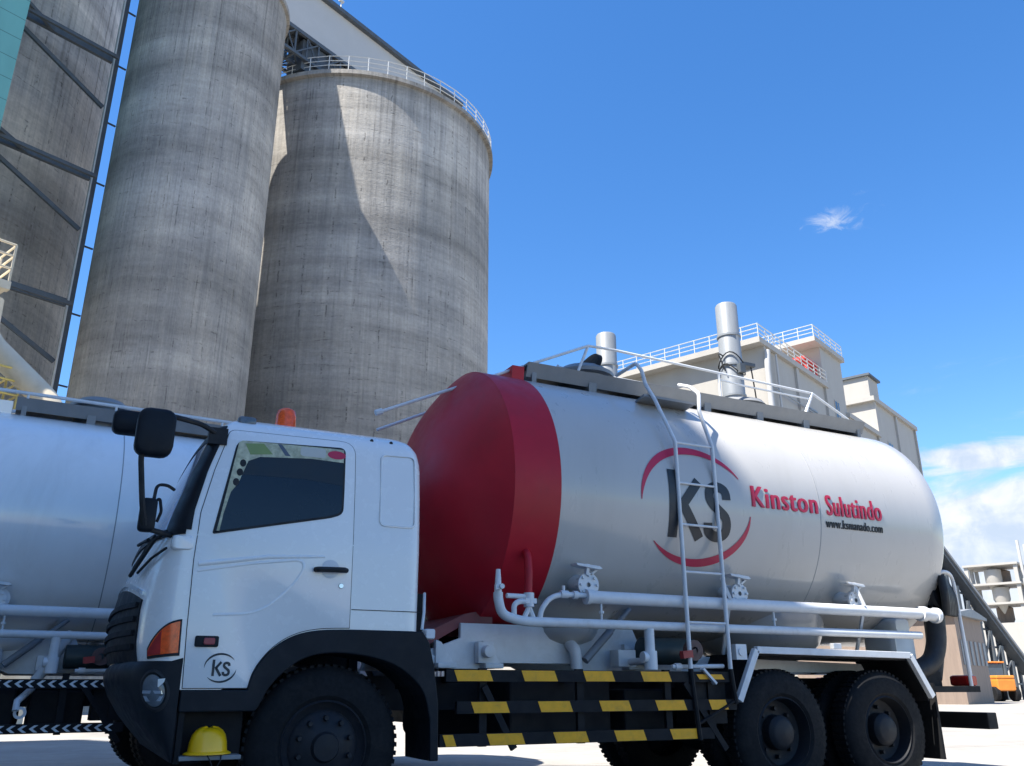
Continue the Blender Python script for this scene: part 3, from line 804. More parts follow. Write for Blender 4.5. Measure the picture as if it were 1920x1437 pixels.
def wheel(t, x, y0, y1, front, near):
    """one tyre with its rim; the outer face is at y0 on the near side, y1 on the far side"""
    sg = 1 if near else -1; yo = y0 if near else y1; wd = y1-y0; Rr = .53
    prof = [(.30, .02), (.33, 0.0), (.42, .006), (.485, .022), (.515, .05), (.53, .075), (.53, wd-.075), (.515, wd-.05), (.485, wd-.02), (.42, wd-.004), (.30, wd-.02)]
    mb = MB(); mb.lathe([(r, yo+sg*d) for r, d in prof], (x, 0, Rr), 'y', 48)
    for i in range(60):                                    # tread blocks
        a = 2*math.pi*i/60; c, s_ = math.cos(a), math.sin(a)
        for e0, e1 in ((.06, .125), (wd-.125, wd-.06)):
            p = []
            for rr in (.522, .540):
                for da in (-.028, .028):
                    ca, sa = math.cos(a+da), math.sin(a+da)
                    p += [(x+sa*rr, yo+sg*e0, Rr+ca*rr), (x+sa*rr, yo+sg*e1, Rr+ca*rr)]
            mb.hexa([p[0], p[2], p[3], p[1], p[4], p[6], p[7], p[5]])
    root = mb.build('wheel', RUBBER, t, smooth=35)
    rm = MB()
    if front: pr = [(.305, .02), (.29, .005), (.275, .03), (.24, .05), (.225, .03), (.15, .0), (.12, -.015), (.10, -.02), (.085, -.05), (.0, -.055)]
    else: pr = [(.305, .02), (.29, .008), (.28, .05), (.27, .13), (.22, .15), (.15, .145), (.145, .06), (.12, .03), (.10, .02), (0, .015)]
    rm.lathe([(r, yo+sg*d) for r, d in pr], (x, 0, Rr), 'y', 40)
    nb = 10 if front else 8
    for i in range(nb):
        a = 2*math.pi*i/nb; r_ = .185 if front else .20; d0 = (.02 if front else .15)
        c0 = (x+math.sin(a)*r_, yo+sg*d0, Rr+math.cos(a)*r_)
        rm.cyl(c0, (c0[0], yo+sg*(d0-.045), c0[2]), .02, .016, 8)
    rm.build('rim', RIM, root, smooth=35)
    return root


def valve(t, x, y, z, s=1., lever=True):
    v = MB()
    v.lathe([(.02, -.03), (.10*s, -.03), (.10*s, -.008), (.02, -.007)], (x, y, z), 'y', 20); v.lathe([(.02, .015), (.10*s, .015), (.10*s, .037), (.02, .038)], (x+.03, y, z+.01), 'y', 20)
    for i in range(8):
        a = i*math.pi/4; px, pz = x+math.sin(a)*.078*s, z+math.cos(a)*.078*s
        v.cyl((px, y-.05, pz), (px, y+.06, pz), .012, n=6)
    v.tube([(x, y, z), (x, y+.25, z+.05), (x, y+.5, z+.2)], .07*s, 12, .1)
    o = v.build('valve', PIPEW, t, smooth=35)
    if lever:
        h = MB(); h.bar((x-.02, y-.03, z+.08), (x-.01, y-.04, z+.17), .04, .03)
        h.prism([(x-.14*s, z+.17), (x+.09*s, z+.155), (x+.12*s, z+.135), (x+.09*s, z+.125), (x-.13*s, z+.15)], y-.075, y+.03, 'y')
        h.bar((x+.09, y-.02, z+.13), (x+.02, y-.02, z+.08), .02, .02)
        h.build('lever', PIPEW, o, bevel=.004)
    return o


def make_truck(t, main):
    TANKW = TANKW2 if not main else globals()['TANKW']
    head = RED if main else TANKW
    # ---- cab shell
    lv = [.9, .96, 1.02, 1.08, 1.14, 1.2, 1.26, 1.305, 1.4, 1.5, 1.6, 1.7, 1.8, 1.9, 2.0, 2.1, 2.2, 2.3, 2.4, 2.5, 2.58, 2.64, 2.68, 2.72, 2.75, 2.78, 2.805, 2.83, 2.845, 2.86, 2.87, 2.878]
    rings = []
    for z in lv:
        ring = []; y0 = yn(z); xc, xr = itp(z, XC), itp(z, XR); rc = .09
        for i in range(58): ring.append((xc+(xr-rc-xc)*i/57, y0))
        for k in range(1, 5): a = k*22.5; ring.append((xr-rc+rc*math.sin(R(a)), y0+rc-rc*math.cos(R(a))))
        for i in range(1, 8): ring.append((xr, y0+rc+(2.45-2*y0-2*rc)*i/8))
        for k in range(4): a = k*22.5; ring.append((xr-rc+rc*math.cos(R(a)), 2.45-y0-rc+rc*math.sin(R(a))))
        for i in range(57, -1, -1): ring.append((xc+(xr-rc-xc)*i/57, 2.45-y0))
        for i in range(1, 40):
            p = fsurf(1-i/40, z); ring.append((p.x, p.y))
        rings.append([(x, y, max(z, zlow(x))) for x, y in ring])
    c = MB(); c.loft(rings, True, True)
    cab = c.build('cab', WHITE, t, smooth=38)
    # front skin parts
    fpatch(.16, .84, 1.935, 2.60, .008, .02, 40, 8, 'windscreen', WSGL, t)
    fpatch(.003, .172, lambda u: 1.925+.01*u, lambda u: 2.61-.02*u, .014, .03, 14, 10, 'pillar_trim', BLACK, t)
    fpatch(.828, .997, 1.93, 2.60, .014, .03, 14, 10, 'pillar_trim', BLACK, t)
    fpatch(.02, .98, 2.60, 2.71, .012, .03, 40, 4, 'screen_visor', BLACK, t)
    fpatch(.03, .97, lambda u: 1.895-.02*math.sin(u*math.pi), 1.935, .014, .02, 40, 2, 'cowl', BLACK, t)
    gr = fpatch(.21, .79, 1.075, lambda u: 1.47+.12*math.sin(u*math.pi), .012, .03, 40, 8, 'grille', BLACK, t)
    for k in range(4):
        fpatch(.225, .775, 1.15+k*.09, 1.185+k*.09, .03, .02, 30, 2, 'slat', DARK, gr)
    fpatch(.21, .79, lambda u: 1.50+.12*math.sin(u*math.pi), lambda u: 1.525+.12*math.sin(u*math.pi), .016, .02, 40, 2, 'chrome_strip', CHROME, t)
    # wipers and grab handle on the front panel
    wp = MB(); wp.tube([fsurf(.14, 1.91, .03), fsurf(.2, 1.86, .05), fsurf(.3, 1.64, .06)], .014, 6); wp.tube([fsurf(.22, 1.90, .04), fsurf(.3, 1.70, .05), fsurf(.32, 1.66, .04)], .012, 6)
    wp.tube([fsurf(.3, 1.90, .03), fsurf(.5, 1.97, .03)], .014, 6); wp.tube([fsurf(.12, 1.80, .02), fsurf(.2, 1.74, .03), fsurf(.28, 1.66, .03)], .01, 6)
    wp.split('wiper', SEAL, t)
    nb = MB(); a, b = fsurf(.075, 1.815, -.02), fsurf(.02, 1.83, -.02)
    nb.rbox(-1.145, -1.0, -.012, .1, 1.785, 1.885, .03); nb.build('cowl_cap', WHITE, t, smooth=40)
    # lamps
    for side in (0, 1):
        A = (lambda a: a) if not side else (lambda a: 1-a)
        lm_ = fpatch(A(.004), A(.135), lambda u: 1.125-.02*u, lambda u: 1.322-.05*u-.135*u**2.4, .014, .03, 14, 6, 'front_lamp', AMBER, t)
        fpatch(A(.072), A(.131), lambda u: 1.116-.008*u, lambda u: 1.262-.125*u, .019, .01, 6, 6, 'inner_lens', LRLENS, lm_)
        fpatch(A(.0), A(.142), lambda u: 1.108-.02*u, lambda u: 1.337-.05*u-.135*u**2.4, .008, .02, 14, 6, 'lamp_seal', SEAL, lm_)
    # bumper
    bt = [(.47, -.99), (.55, -1.08), (.62, -1.15), (.72, -1.24), (.85, -1.33), (.95, -1.375), (1.01, -1.385), (1.05, -1.37), (1.075, -1.345)]
    rings = []
    for z, xf in bt:
        ring = []; xc = -.985; e = 2/3.
        for i in range(41):
            ph = math.pi*i/40; cc = math.cos(ph); sn = max(math.sin(ph), 0)
            ring.append((xc-(xc-xf-.0)*sn**e, 1.225-1.235*math.copysign(abs(cc)**e, cc), z+(.02 if i in (0, 40) and z > 1 else 0)))
        ring += [(-.96, 2.40, z), (-.93, 2.30, z), (-.93, .15, z), (-.96, .05, z)]
        rings.append(ring)
    q = MB(); q.loft(rings); bump = q.build('bumper', BLACK, t, smooth=40, bevel=0)
    def bsurf(a, z):
        ph = a*math.pi; cc = math.cos(ph); e = 2/3.
        return Vector((-.985-(-.985-itp(z, bt))*max(math.sin(ph), 0)**e, 1.225-1.235*math.copysign(abs(cc)**e, cc), z))
    def blens(a0, z0, outline, rows, nm, m_, par):
        """domed lens on the bumper: outline in metres along and up the skin, rows of (scale, height)"""
        p0 = bsurf(a0, z0); da = (bsurf(a0+.005, z0)-bsurf(a0-.005, z0)); k = .01/da.length; sg = 1 if a0 < .5 else -1
        rg = []
        for sc_, h_ in rows:
            r_ = []
            for u, v in outline:
                u, v = u*sc_, v*sc_; a = a0-sg*u*k; p = bsurf(a, z0+v); d = bsurf(a+.004, z0+v)-bsurf(a-.004, z0+v)
                r_.append(p+Vector((-d.y, d.x, 0)).normalized()*h_)
            rg.append(r_)
        f_ = MB(); f_.loft(rg, True, True); return f_.build(nm, m_, par, smooth=50)
    oval = [(.072*math.cos(a)*(1-.12*math.sin(a)), .100*math.sin(a)) for a in np.linspace(0, 2*math.pi, 33)[:-1]]
    for a0 in (.088, .912):
        fl_ = blens(a0, .895, oval, ((1.3, -.02), (1.3, .004), (1.12, .009), (.98, -.004)), 'fog_lamp', SEAL, bump)
        blens(a0, .895, oval, ((.99, -.01), (.97, .006), (.8, .010), (.5, .013), (.02, .014)), 'lens', LENS, fl_)
        blens(a0, .885, [(-.062, -.008), (.060, -.010), (.055, .010), (-.058, .012)], ((1., .004), (1., .020), (.9, .0215)), 'reflector_band', CHROME, fl_)
        blens(a0, .85, [(-.05, -.02), (.045, -.02), (.06, .012), (-.06, .012)], ((1., .004), (1., .015), (.9, .016)), 'lower_reflector', CHROME, fl_)
        blens(a0, .955, [(.040, -.040), (.070, -.008), (.074, .014), (.042, .010)], ((1., .0), (1., .014), (.9, .016)), 'position_lens', mat('white_lens', (.75, .76, .74), .2), fl_)
    # ---- door with window, handle and seam
    door = [(-.97, .905), (-.985, 1.27), (-.995, 1.73), (-.985, 2.05), (-.925, 2.36), (-.865, 2.58), (-.845, 2.685), (.095, 2.705), (.10, 2.2)]+[(x+.003, z+.006) for x, z in ARCH[-2::-1]]
    rr = [.0, 0, 0, 0, 0, .05, .12, .12]+[0]*len(ARCH)
    dpoly = rounded(door, rr)
    win = rounded([(-.895, 1.905), (-.785, 2.60), (.015, 2.64), (.015, 2.12), (-.07, 2.085)], [.02, .06, .05, .12, .10])
    for far in (False, True):
        spatch(dpoly, .0025, .004, 'door_seam', SEAL, t, far)
        d = spatch(inset(dpoly, .0045), .006, .006, 'door', WHITE, t, far, .0015)
        spatch(win, .0095, .003, 'window_seal', SEAL, d, far)
        spatch(inset(win, .016), .012, .003, 'window_glass', GLASS, d, far)
        yy = (lambda y: y) if not far else (lambda y: 2.45-y)
        h = MB(); h.tube([(-.165, yy(-.012), 1.705), (-.15, yy(-.042), 1.705), (.04, yy(-.042), 1.71), (.06, yy(-.012), 1.71)], .019, 8, .02); h.build('handle', SEAL, d, smooth=40)
        h = MB(); h.lathe([(.0, yy(-.0085)), (.060, yy(-.0085)), (.066, yy(-.007))], (-.055, 0, 1.715), 'y', 24); h.build('handle_cup', mat('cup_white', (.66, .68, .7), .4), d, smooth=40)
        h = MB(); h.lathe([(.0, yy(-.013)), (.016, yy(-.013)), (.02, yy(-.007))], (.03, 0, 1.60), 'y', 16); h.build('lock', CHROME, d)
        if not far and main:
            # pressed line and recess on the door skin
            h = MB(); P_ = [(-.96, 1.655), (-.6, 1.725), (-.3, 1.765), (-.255, 1.755), (-.245, 1.71), (-.29, 1.62), (-.4, 1.5), (-.5, 1.42), (-.6, 1.385), (-.83, 1.37)]
            h.tube([(x, .0085, z) for x, z in P_], .0175, 10, .06); h.build('pressed_line', WHITE, d, smooth=60)
            h = MB(); h.tube([(-.96, .006, 1.70), (-.5, .006, 1.775), (-.1, .006, 1.80)], [.022, .014], 10); h.build('swage', WHITE, d, smooth=60)
            # sunshade film along the top and front of the window
            iw = inset(win, .018)
            film = [(-.868, 1.93), (-.775, 2.585), (-.75, 2.60), (-.1, 2.62), (.0, 2.62), (.0, 2.515), (-.25, 2.52), (-.62, 2.49), (-.70, 2.45), (-.755, 2.28), (-.80, 2.21), (-.835, 2.05), (-.85, 1.93)]
            fo = spatch(film, .0135, .001, 'sunshade', STICK, d, False)
            spatch([(-.79, 2.225), (-.75, 2.28), (-.70, 2.45), (-.62, 2.49), (-.25, 2.52), (-.002, 2.515), (-.002, 2.335), (-.3, 2.36), (-.77, 2.345)] if 0 else [(-.742, 2.345), (-.70, 2.45), (-.62, 2.49), (-.25, 2.52), (-.002, 2.515), (-.002, 2.335), (-.3, 2.358)], .0133, .001, 'dark_reflection_band', DARKREFL, d, False)  # dark strip painted on the pane in place of a dark reflection
            spatch([(-.055+.07*math.cos(a), 2.57+.033*math.sin(a)) for a in np.linspace(0, 2*math.pi, 25)[:-1]], .0146, .001, 'red_oval', LRED, fo)
            for x_, z_ in ((-.735, 2.43), (-.752, 2.36), (-.772, 2.285)):
                spatch([(x_+.022*math.cos(a), z_+.028*math.sin(a)) for a in np.linspace(0, 2*math.pi, 17)[:-1]], .0146, .001, 'dark_dot', SEAL, fo)
            spatch(rounded([(-.33, 2.535), (-.33, 2.605), (-.14, 2.61), (-.14, 2.535)], .025), .0146, .001, 'pale_patch', mat('pale_film', (.5, .5, .46), .5), fo)
            spatch([(-.69, 2.50), (-.73, 2.58), (-.60, 2.595), (-.53, 2.52)], .0146, .001, 'green_patch', mat('green_film', (.22, .30, .10), .5), fo)
            spatch([(-.50, 2.605), (-.47, 2.605), (-.40, 2.52), (-.44, 2.52)], .0146, .001, 'dark_stripe', mat('slate_film', (.08, .10, .14), .5), fo)
    if main:
        # rear quarter: pressed panel, lower seam, vents
        q = MB(); P_ = rounded([(.30, 2.06), (.30, 2.62), (.575, 2.63), (.58, 2.06)], .05)
        q.tube([(x, yn(z)-.001, z) for x, z in P_]+[(P_[0][0], yn(P_[0][1])-.001, P_[0][1])], .008, 6); q.build('quarter_panel_line', WHITE, t, smooth=60)
        spatch([(.118, 1.436), (.118, 1.442), (.64, 1.442), (.64, 1.436)], .002, .004, 'quarter_seam', SEAL, t)
        for x in (.24, .40):
            q = MB(); q.cyl((x, yn(2.745)-.006, 2.745), (x, yn(2.745)+.02, 2.745), .014, n=12); q.build('roof_plug', SEAL, t)
    # emblem on the cab's lower door and the side marker
    if main:
        emblem(lambda x, y: Vector((x, -.0085, y)), -.745, 1.035, .165, t, LBLK, 'door_emblem')
        q = MB(); q.rbox(-.925, -.775, -.022, .0, 1.165, 1.235, .012); sm = q.build('side_marker', BLACK, t, smooth=40)
        q = MB(); q.rbox(-.87, -.80, -.028, -.021, 1.18, 1.222, .01); q.build('marker_lens', mat('marker_red', (.30, .03, .05), .3), sm)
    # ---- fenders, skirts, steps
    for far in (False, True):
        ya, yb = (-.022, .5) if not far else (1.95, 2.472)
        fen = [(-.975, .898)]+[(x, z-.002) for x, z in ARCH[:-1]]+[(.665, 1.299), (.72, 1.22), (.76, 1.06), (.80, .80), (.81, .42), (.745, .42), (.735, .70)]+catmull([(.735, .70), (.69, .86), (.60, .97), (.45, 1.065), (.25, 1.12), (-.01, 1.14), (-.2, 1.10), (-.33, 1.01), (-.42, .91), (-.47, .81), (-.50, .765)], 4)[1:]+[(-.975, .765)]
        q = MB(); q.prism(fen, ya, yb); q.build('fender', BLACK, t, bevel=.012)
        st = MB(); st.box(-.95, -.545, ya+.16, yb, .50, .764); st.box(-.965, -.93, ya+.04, yb-.05, .46, .764)
        st.build('step_box', DARK, t)
        st = MB(); st.box(-.94, -.56, ya+.0, yb-.1, .478, .505); st.build('step_plate', GREYW, t, bevel=.004)
    # roof beacon and marker lamps
    if main:
        q = MB(); q.lathe([(.0, 2.865), (.090, 2.865), (.093, 2.885), (.086, 2.89)], (-.345, .62, 0), 'z', 24); bc = q.build('beacon', CREAM, t, smooth=40)
        q = MB(); q.lathe([(.084, 2.89), (.080, 3.00), (.070, 3.045), (.04, 3.065), (0, 3.07)], (-.345, .62, 0), 'z', 24); q.build('beacon_dome', AMBER, bc, smooth=50)
    for y in (.2, 1.225, 2.25):
        q = MB(); q.rbox(-.78, -.645, y-.03, y+.05, 2.765, 2.825, .025); q.build('roof_marker', LENS, t, smooth=40)
    # mirrors: near side pair on a tubular arm
    for far in (False,):
        yy = (lambda y: y) if not far else (lambda y: 2.45-y)
        arm = MB()
        arm.tube([(-.90, yy(.07), 2.62), (-1.05, yy(-.02), 2.665), (-1.16, yy(-.10), 2.66), (-1.30, yy(-.18), 2.655), (-1.41, yy(-.20), 2.60), (-1.42, yy(-.20), 2.34), (-1.37, yy(-.15), 2.05), (-1.33, yy(-.08), 1.90), (-1.15, yy(.08), 1.89)], .019, 8, .04)
        arm.tube([(-1.30, yy(-.08), 2.06), (-1.29, yy(-.06), 2.20), (-1.22, yy(-.02), 2.21), (-1.17, yy(.02), 2.19)], .011, 6, .04)
        arm.box(-.99, -.86, yy(.03), yy(.10), 2.55, 2.67)
        am = arm.build('mirror_arm', SEAL, t, smooth=40)
        q = MB(); q.rbox(-1.475, -1.235, min(yy(-.26), yy(-.14)), max(yy(-.26), yy(-.14)), 2.355, 2.675, .07); q.build('mirror', BLACK, am, smooth=50)
        q = MB(); q.rbox(-1.62, -1.40, min(yy(.16), yy(.30)), max(yy(.16), yy(.30)), 2.60, 2.76, .05); q.tube([(-1.45, yy(.22), 2.68), (-1.40, yy(-.15), 2.64)], .016, 6); q.build('front_mirror', BLACK, am, smooth=50)
        q = MB(); q.rbox(-1.375, -1.27, min(yy(-.10), yy(-.02)), max(yy(-.10), yy(-.02)), 1.88, 2.10, .03); q.tube([(-1.29, yy(-.06), 2.08), (-1.26, yy(-.06), 2.11), (-1.24, yy(-.06), 2.02), (-1.26, yy(-.05), 1.95)], .01, 6, .02); q.build('lower_mirror', BLACK, am, smooth=50)
    # small lamp and bracket behind the cab
    q = MB(); q.rbox(.70, .78, .02, .12, 1.25, 1.325, .015); q.tube([(.70, .1, 1.32), (.72, .12, 1.45), (.75, .2, 1.60)], .012, 6); q.build('cab_lock', PIPEW, t, smooth=40)
    q = MB(); q.box(.68, .76, .25, .6, .9, 1.6); q.box(.68, .76, 1.9, 2.25, .9, 2.0); q.tube([(.72, .45, 1.0), (.74, .45, 2.3)], .035, 8); q.split('cab_rear_frame', DARK, t)

    # ---- chassis and running gear
    q = MB()
    for y in (.80, 1.58): q.box(-1.0, 7.1, y, y+.09, .74, 1.0)
    for x in (.9, 1.9, 2.9, 3.9, 5.6, 6.9): q.box(x, x+.1, .891, 1.579, .78, .96)
    q.build('chassis', DARK, t)
    for x in (0, 4.13, 5.43):
        q = MB(); q.cyl((x, .35, .53), (x, 2.1, .53), .07, n=14)
        if x: q.lathe([(.08, -.28), (.2, -.12), (.21, .12), (.08, .28)], (x, 1.22, .53), 'y', 20)
        for y in (.78, 1.64): q.bar((x-.65, y, .86), (x, y, .66), .08, .1); q.bar((x, y, .66), (x+.62, y, .86), .08, .1)
        q.build('axle', DARK, t, smooth=40)
    wheel(t, 0, .05, .34, True, True); wheel(t, 0, 2.11, 2.40, True, False)
    for x in (4.13, 5.43):
        wheel(t, x, .03, .30, False, True); wheel(t, x, .36, .63, True, True)
        wheel(t, x, 2.15, 2.42, False, False); wheel(t, x, 1.82, 2.09, True, False)
    q = MB(); q.box(1.55, 2.5, .33, .79, .52, .98); q.build('battery_box', DARK, t, bevel=.02)
    q = MB(); q.box(2.62, 3.1, .3, .79, .56, .9); q.build('tool_box', DARK, t, bevel=.02)
    q = MB(); q.rbox(1.3, 2.6, 1.68, 2.2, .48, .98, .1); q.build('fuel_tank', DARK, t, smooth=40)
    q = MB(); q.cyl((2.86, .36, 1.215), (3.42, .36, 1.215), .115, n=24); q.build('air_tank', GREEN, t, bevel=.01, smooth=40)
    # ---- subframe
    sub = [(.74, 1.06), (.77, 1.13), (1.24, 1.30), (1.24, 1.42), (2.95, 1.42), (3.05, 1.20), (6.7, 1.12), (6.7, 1.05), (2.95, 1.05), (2.4, 1.05), (2.28, 1.105), (1.6, 1.105), (1.48, 1.055)]
    for y in (.62, 1.74):
        q = MB(); q.prism(sub, y, y+.05); q.build('subframe', PIPEW, t, bevel=.004)
    q = MB()
    for x in (1.5, 3.2, 4.2, 5.2, 6.2): q.box(x, x+.08, .671, 1.739, 1.06, 1.11 if x > 3 else 1.40)
    q.split('cross_member', DARK, t)
    q = MB(); q.prism([(.78, 1.135), (1.3, 1.42), (1.55, 1.42), (1.55, 1.55), (1.3, 1.5), (.80, 1.27)], .66, 1.74); q.build('saddle', DRED if main else PIPEW, t)
    q = MB()
    for x in (1.0, 1.42, 2.82):
        q.box(x, x+.16, .50, .619, 1.06, 1.10); q.prism([(x, 1.10), (x+.16, 1.10), (x+.05, 1.26), (x, 1.28)], .56, .619)
    q.box(1.36, 1.50, .52, .60, 1.10, 1.27); q.cyl((1.43, .44, 1.19), (1.43, .53, 1.19), .05, n=14)
    q.cyl((.98, .58, 1.125), (.98, .62, 1.125), .035, n=12)
    q.box(2.62, 2.80, .36, .50, 1.08, 1.22)
    q.split('mount_bracket', PIPEW, t, bevel=.005, smooth=40)

    # ---- tank
    sh_ = MB(); prof = [(TR, x) for x in np.linspace(1.87, 6.60, 28)]
    sh_.lathe([(TR, 1.87)]+prof[1:]+[(1.21, 6.64), (1.13, 6.74), (.95, 6.86), (.65, 6.96), (.3, 7.01), (0, 7.02)], (0, YC, ZC), 'x', 96)
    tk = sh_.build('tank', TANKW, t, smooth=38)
    hd = MB(); hd.lathe([(TR+.004, 1.872), (TR+.004, 1.432), (TR-.006, 1.424)]+[(r, .92+.505*(r/TR)**2.5) for r in np.linspace(1.215, 0, 22)], (0, YC, ZC), 'x', 96)
    hd.build('tank_head', head, tk, smooth=25)
    sm_ = MB()
    for x in ((4.83,) if main else (3.1, 5.0)):
        sm_.lathe([(TR-.002, x-.007), (TR+.0018, x-.004), (TR+.0018, x+.004), (TR-.002, x+.007)], (0, YC, ZC), 'x', 96)
    sm_.split('weld_seam', SEAMG, tk, smooth=40)
    for x, y, pr in ((2.30, .84, [(.62, 1.62), (.50, 1.52), (.40, 1.43), (.355, 1.40), (.35, 1.37), (.31, 1.31), (.24, 1.27), (.1, 1.25), (0, 1.25)]),
                     (4.85, 1.12, [(.72, 1.66), (.70, 1.46), (.64, 1.32), (.52, 1.21), (.3, 1.13), (.12, 1.08), (0, 1.08)])):
        q = MB(); q.lathe(pr, (x, y, 0), 'z', 44); q.build('hopper', TANKW, tk, smooth=40)
    q = MB(); q.tube([(2.27, .60, 1.27), (2.27, .50, 1.22), (2.28, .50, 1.06)], .05, 14, .05); q.build('drain_elbow', PIPEW, t, smooth=40)
    q = MB(); q.cyl((2.34, .46, 1.13), (2.62, .48, 1.38), .035, n=12); q.cyl((2.60, .48, 1.36), (2.85, .5, 1.58), .024, n=12); q.build('support_strut', mat('strut_grey', (.22, .24, .27), .45), t, smooth=40)

    # ---- pipework along the near side
    q = MB(); q.cyl((2.15, .06, 1.62), (6.12, .06, 1.62), .053, n=20); q.cyl((2.12, .06, 1.62), (2.16, .06, 1.62), .062, n=20); q.build('delivery_pipe', PIPEW, t, smooth=40)
    q = MB(); q.cyl((6.12, .06, 1.62), (6.20, .06, 1.62), .075, n=20); q.cyl((6.20, .06, 1.62), (6.36, .06, 1.61), .062, n=20); q.cyl((6.33, .06, 1.61), (6.38, .06, 1.61), .078, n=20); q.build('pipe_coupling', PIPEW, t, smooth=40)
    q = MB(); q.tube([(6.08, .06, 1.405), (1.52, .06, 1.405), (1.345, .06, 1.45), (1.315, .06, 1.58), (1.315, .06, 1.62)], .038, 16, .12); q.tube([(1.315, .06, 1.6), (1.315, .06, 1.80)], [.032, .018], 12); q.build('air_pipe', PIPEW, t, smooth=40)
    q = MB(); q.tube([(1.315, -.02, 1.66), (1.315, .0, 1.66), (1.315, .06, 1.66)], .02, 8); q.bar((1.27, .02, 1.655), (1.32, .02, 1.655), .03, .04); q.build('nozzle_cock', PIPEW, t)
    if main:
        q = MB(); q.tube([(1.60, .09, 1.62), (1.605, .09, 1.80), (1.61, .12, 1.95), (1.61, .2, 1.99)], .033, 12, .05); q.build('vent_pipe', RED, t, smooth=40)
    q = MB(); q.cyl((1.60, .08, 1.52), (1.60, .08, 1.63), .042, n=14); q.tube([(1.60, .08, 1.52), (1.56, .08, 1.44)], .022, 8); q.tube([(1.60, .08, 1.52), (1.64, .08, 1.43)], .022, 8)
    q.cyl((1.40, .08, 1.60), (1.56, .08, 1.60), .02, n=10); q.box(1.55, 1.65, .04, .12, 1.545, 1.585); q.build('relief_valve', PIPEW, t, smooth=40)
    q = MB(); q.tube([(1.455, .06, 1.42), (1.455, .06, 1.53), (1.50, .06, 1.56), (1.57, .06, 1.56)], .022, 10, .04); q.tube([(1.685, .06, 1.42), (1.70, .06, 1.50), (1.78, .06, 1.60), (1.90, .06, 1.63), (2.14, .06, 1.63)], .022, 10, .06)
    q.cyl((1.88, .06, 1.63), (1.95, .06, 1.63), .032, n=12); q.cyl((2.0, .06, 1.63), (2.04, .06, 1.63), .034, n=12); q.tube([(1.91, .06, 1.65), (1.91, .06, 1.70)], .014, 8); q.build('branch_pipe', PIPEW, t, smooth=40)
    q = MB()
    for x in (2.27, 4.15): q.tube([(x, .06, 1.57), (x, .06, 1.43)], .01, 6); q.cyl((x, .06, 1.49), (x, .06, 1.51), .022, n=8)
    for x in (3.62, 5.30): q.bar((x, .05, 1.60), (x+.10, .3, 1.20), .025, .03); q.bar((x-.06, .05, 1.85), (x, .02, 1.66), .02, .03)
    q.split('pipe_support', PIPEW, t)
    q = MB(); q.cyl((2.74, .06, 1.38), (2.74, .06, 1.20), .043, n=16); q.cyl((2.74, .06, 1.20), (2.74, .06, 1.05), .058, n=16); q.cyl((2.66, .06, 1.15), (2.74, .06, 1.15), .045, n=14); q.tube([(2.74, .06, 1.12), (2.74, .5, 1.12)], .03, 10); q.build('drop_pipe', PIPEW, t, smooth=40)
    for x in (2.16, 3.78, 5.25): valve(t, x, .10, 1.72, 1. if x < 3 else .92)
    q = MB(); q.tube([(2.95, .05, 1.075), (3.5, .05, 1.085)], .018, 8); q.cyl((2.98, .05, 1.075), (3.04, .05, 1.076), .03, n=10); q.split('cross_rod', PIPEW, t)
    q = MB(); q.lathe([(.03, -.03), (.085, -.03), (.085, .03), (.03, .03)], (3.16, .02, 1.21), 'y', 20); q.bar((3.02, .0, 1.16), (3.16, .0, 1.2), .06, .05); rt = q.build('strap_ratchet', mat('strap_brown', (.10, .055, .05), .6), t)
    q = MB(); q.bar((3.0, -.03, 1.17), (3.10, -.03, 1.18), .05, .06); q.build('ratchet_handle', mat('ratchet_red', (.35, .03, .03), .5), rt)
    q = MB(); q.bar((3.21, -.02, 1.06), (3.34, -.02, .94), .05, .02); q.box(3.60, 3.72, -.02, .04, 1.14, 1.27); q.cyl((3.66, -.03, 1.205), (3.66, -.018, 1.205), .035, n=14); q.split('hook_plate', PIPEW, t)

    # ---- side guard
    for k, (z, x0, x1) in enumerate(((.995, .86, 3.56), (.772, .95, 3.56), (.55, .82, 3.30)) if main else ((.955, .9, 3.35), (.56, .9, 3.45))):
        q = MB(); h = .043; q.box(x0, x1, -.012, .03, z-h, z+h)
        if main:
            for a, b in ([(.92, 1.24), (1.48, 1.8), (2.03, 2.33), (2.58, 2.89), (3.15, 3.45)], [(1.06, 1.38), (1.62, 1.93), (2.17, 2.48), (2.71, 3.03), (3.26, 3.47)], [(.84, .95), (1.19, 1.51), (1.75, 2.07), (2.3, 2.61), (2.84, 3.17)])[k]:
                hh = h-.004 if not (k == 0 and a > 3) else .02
                q.add([(a, -.016, z+hh), (b-.03, -.016, z+hh), (b, -.016, z-hh), (a+.03, -.016, z-hh)], [(0, 1, 2, 3)], 1)
        else:
            for i in range(int((x1-x0-.1)/.092)):
                a = x0+.08+i*.092; hh = h-.012
                q.add([(a, -.016, z), (a+.042, -.016, z+hh), (a+.075, -.016, z+hh), (a+.033, -.016, z), (a+.075, -.016, z-hh), (a+.042, -.016, z-hh)], [(0, 1, 2, 3), (0, 3, 4, 5)], 1)
        q.build('side_guard', [DARK, YEL if main else CHEV], t)
    q = MB()
    for x in (1.15, 2.0, 2.85, 3.3): q.box(x, x+.06, .031, .07, .5, 1.05); q.box(x, x+.06, .071, .8, .95, 1.0)
    q.bar((1.17, .0, .92), (1.42, .0, .48), .03, .05); q.bar((3.03, .0, .95), (3.42, .0, .42), .03, .05)
    q.box(3.15, 3.5, .05, .3, .62, .96)
    q.split('guard_post', DARK, t)
    # ---- mudguard frame over the rear wheels
    q = MB(); pts = [(3.60, .80), (3.84, 1.225), (5.80, 1.205), (6.04, .82)]
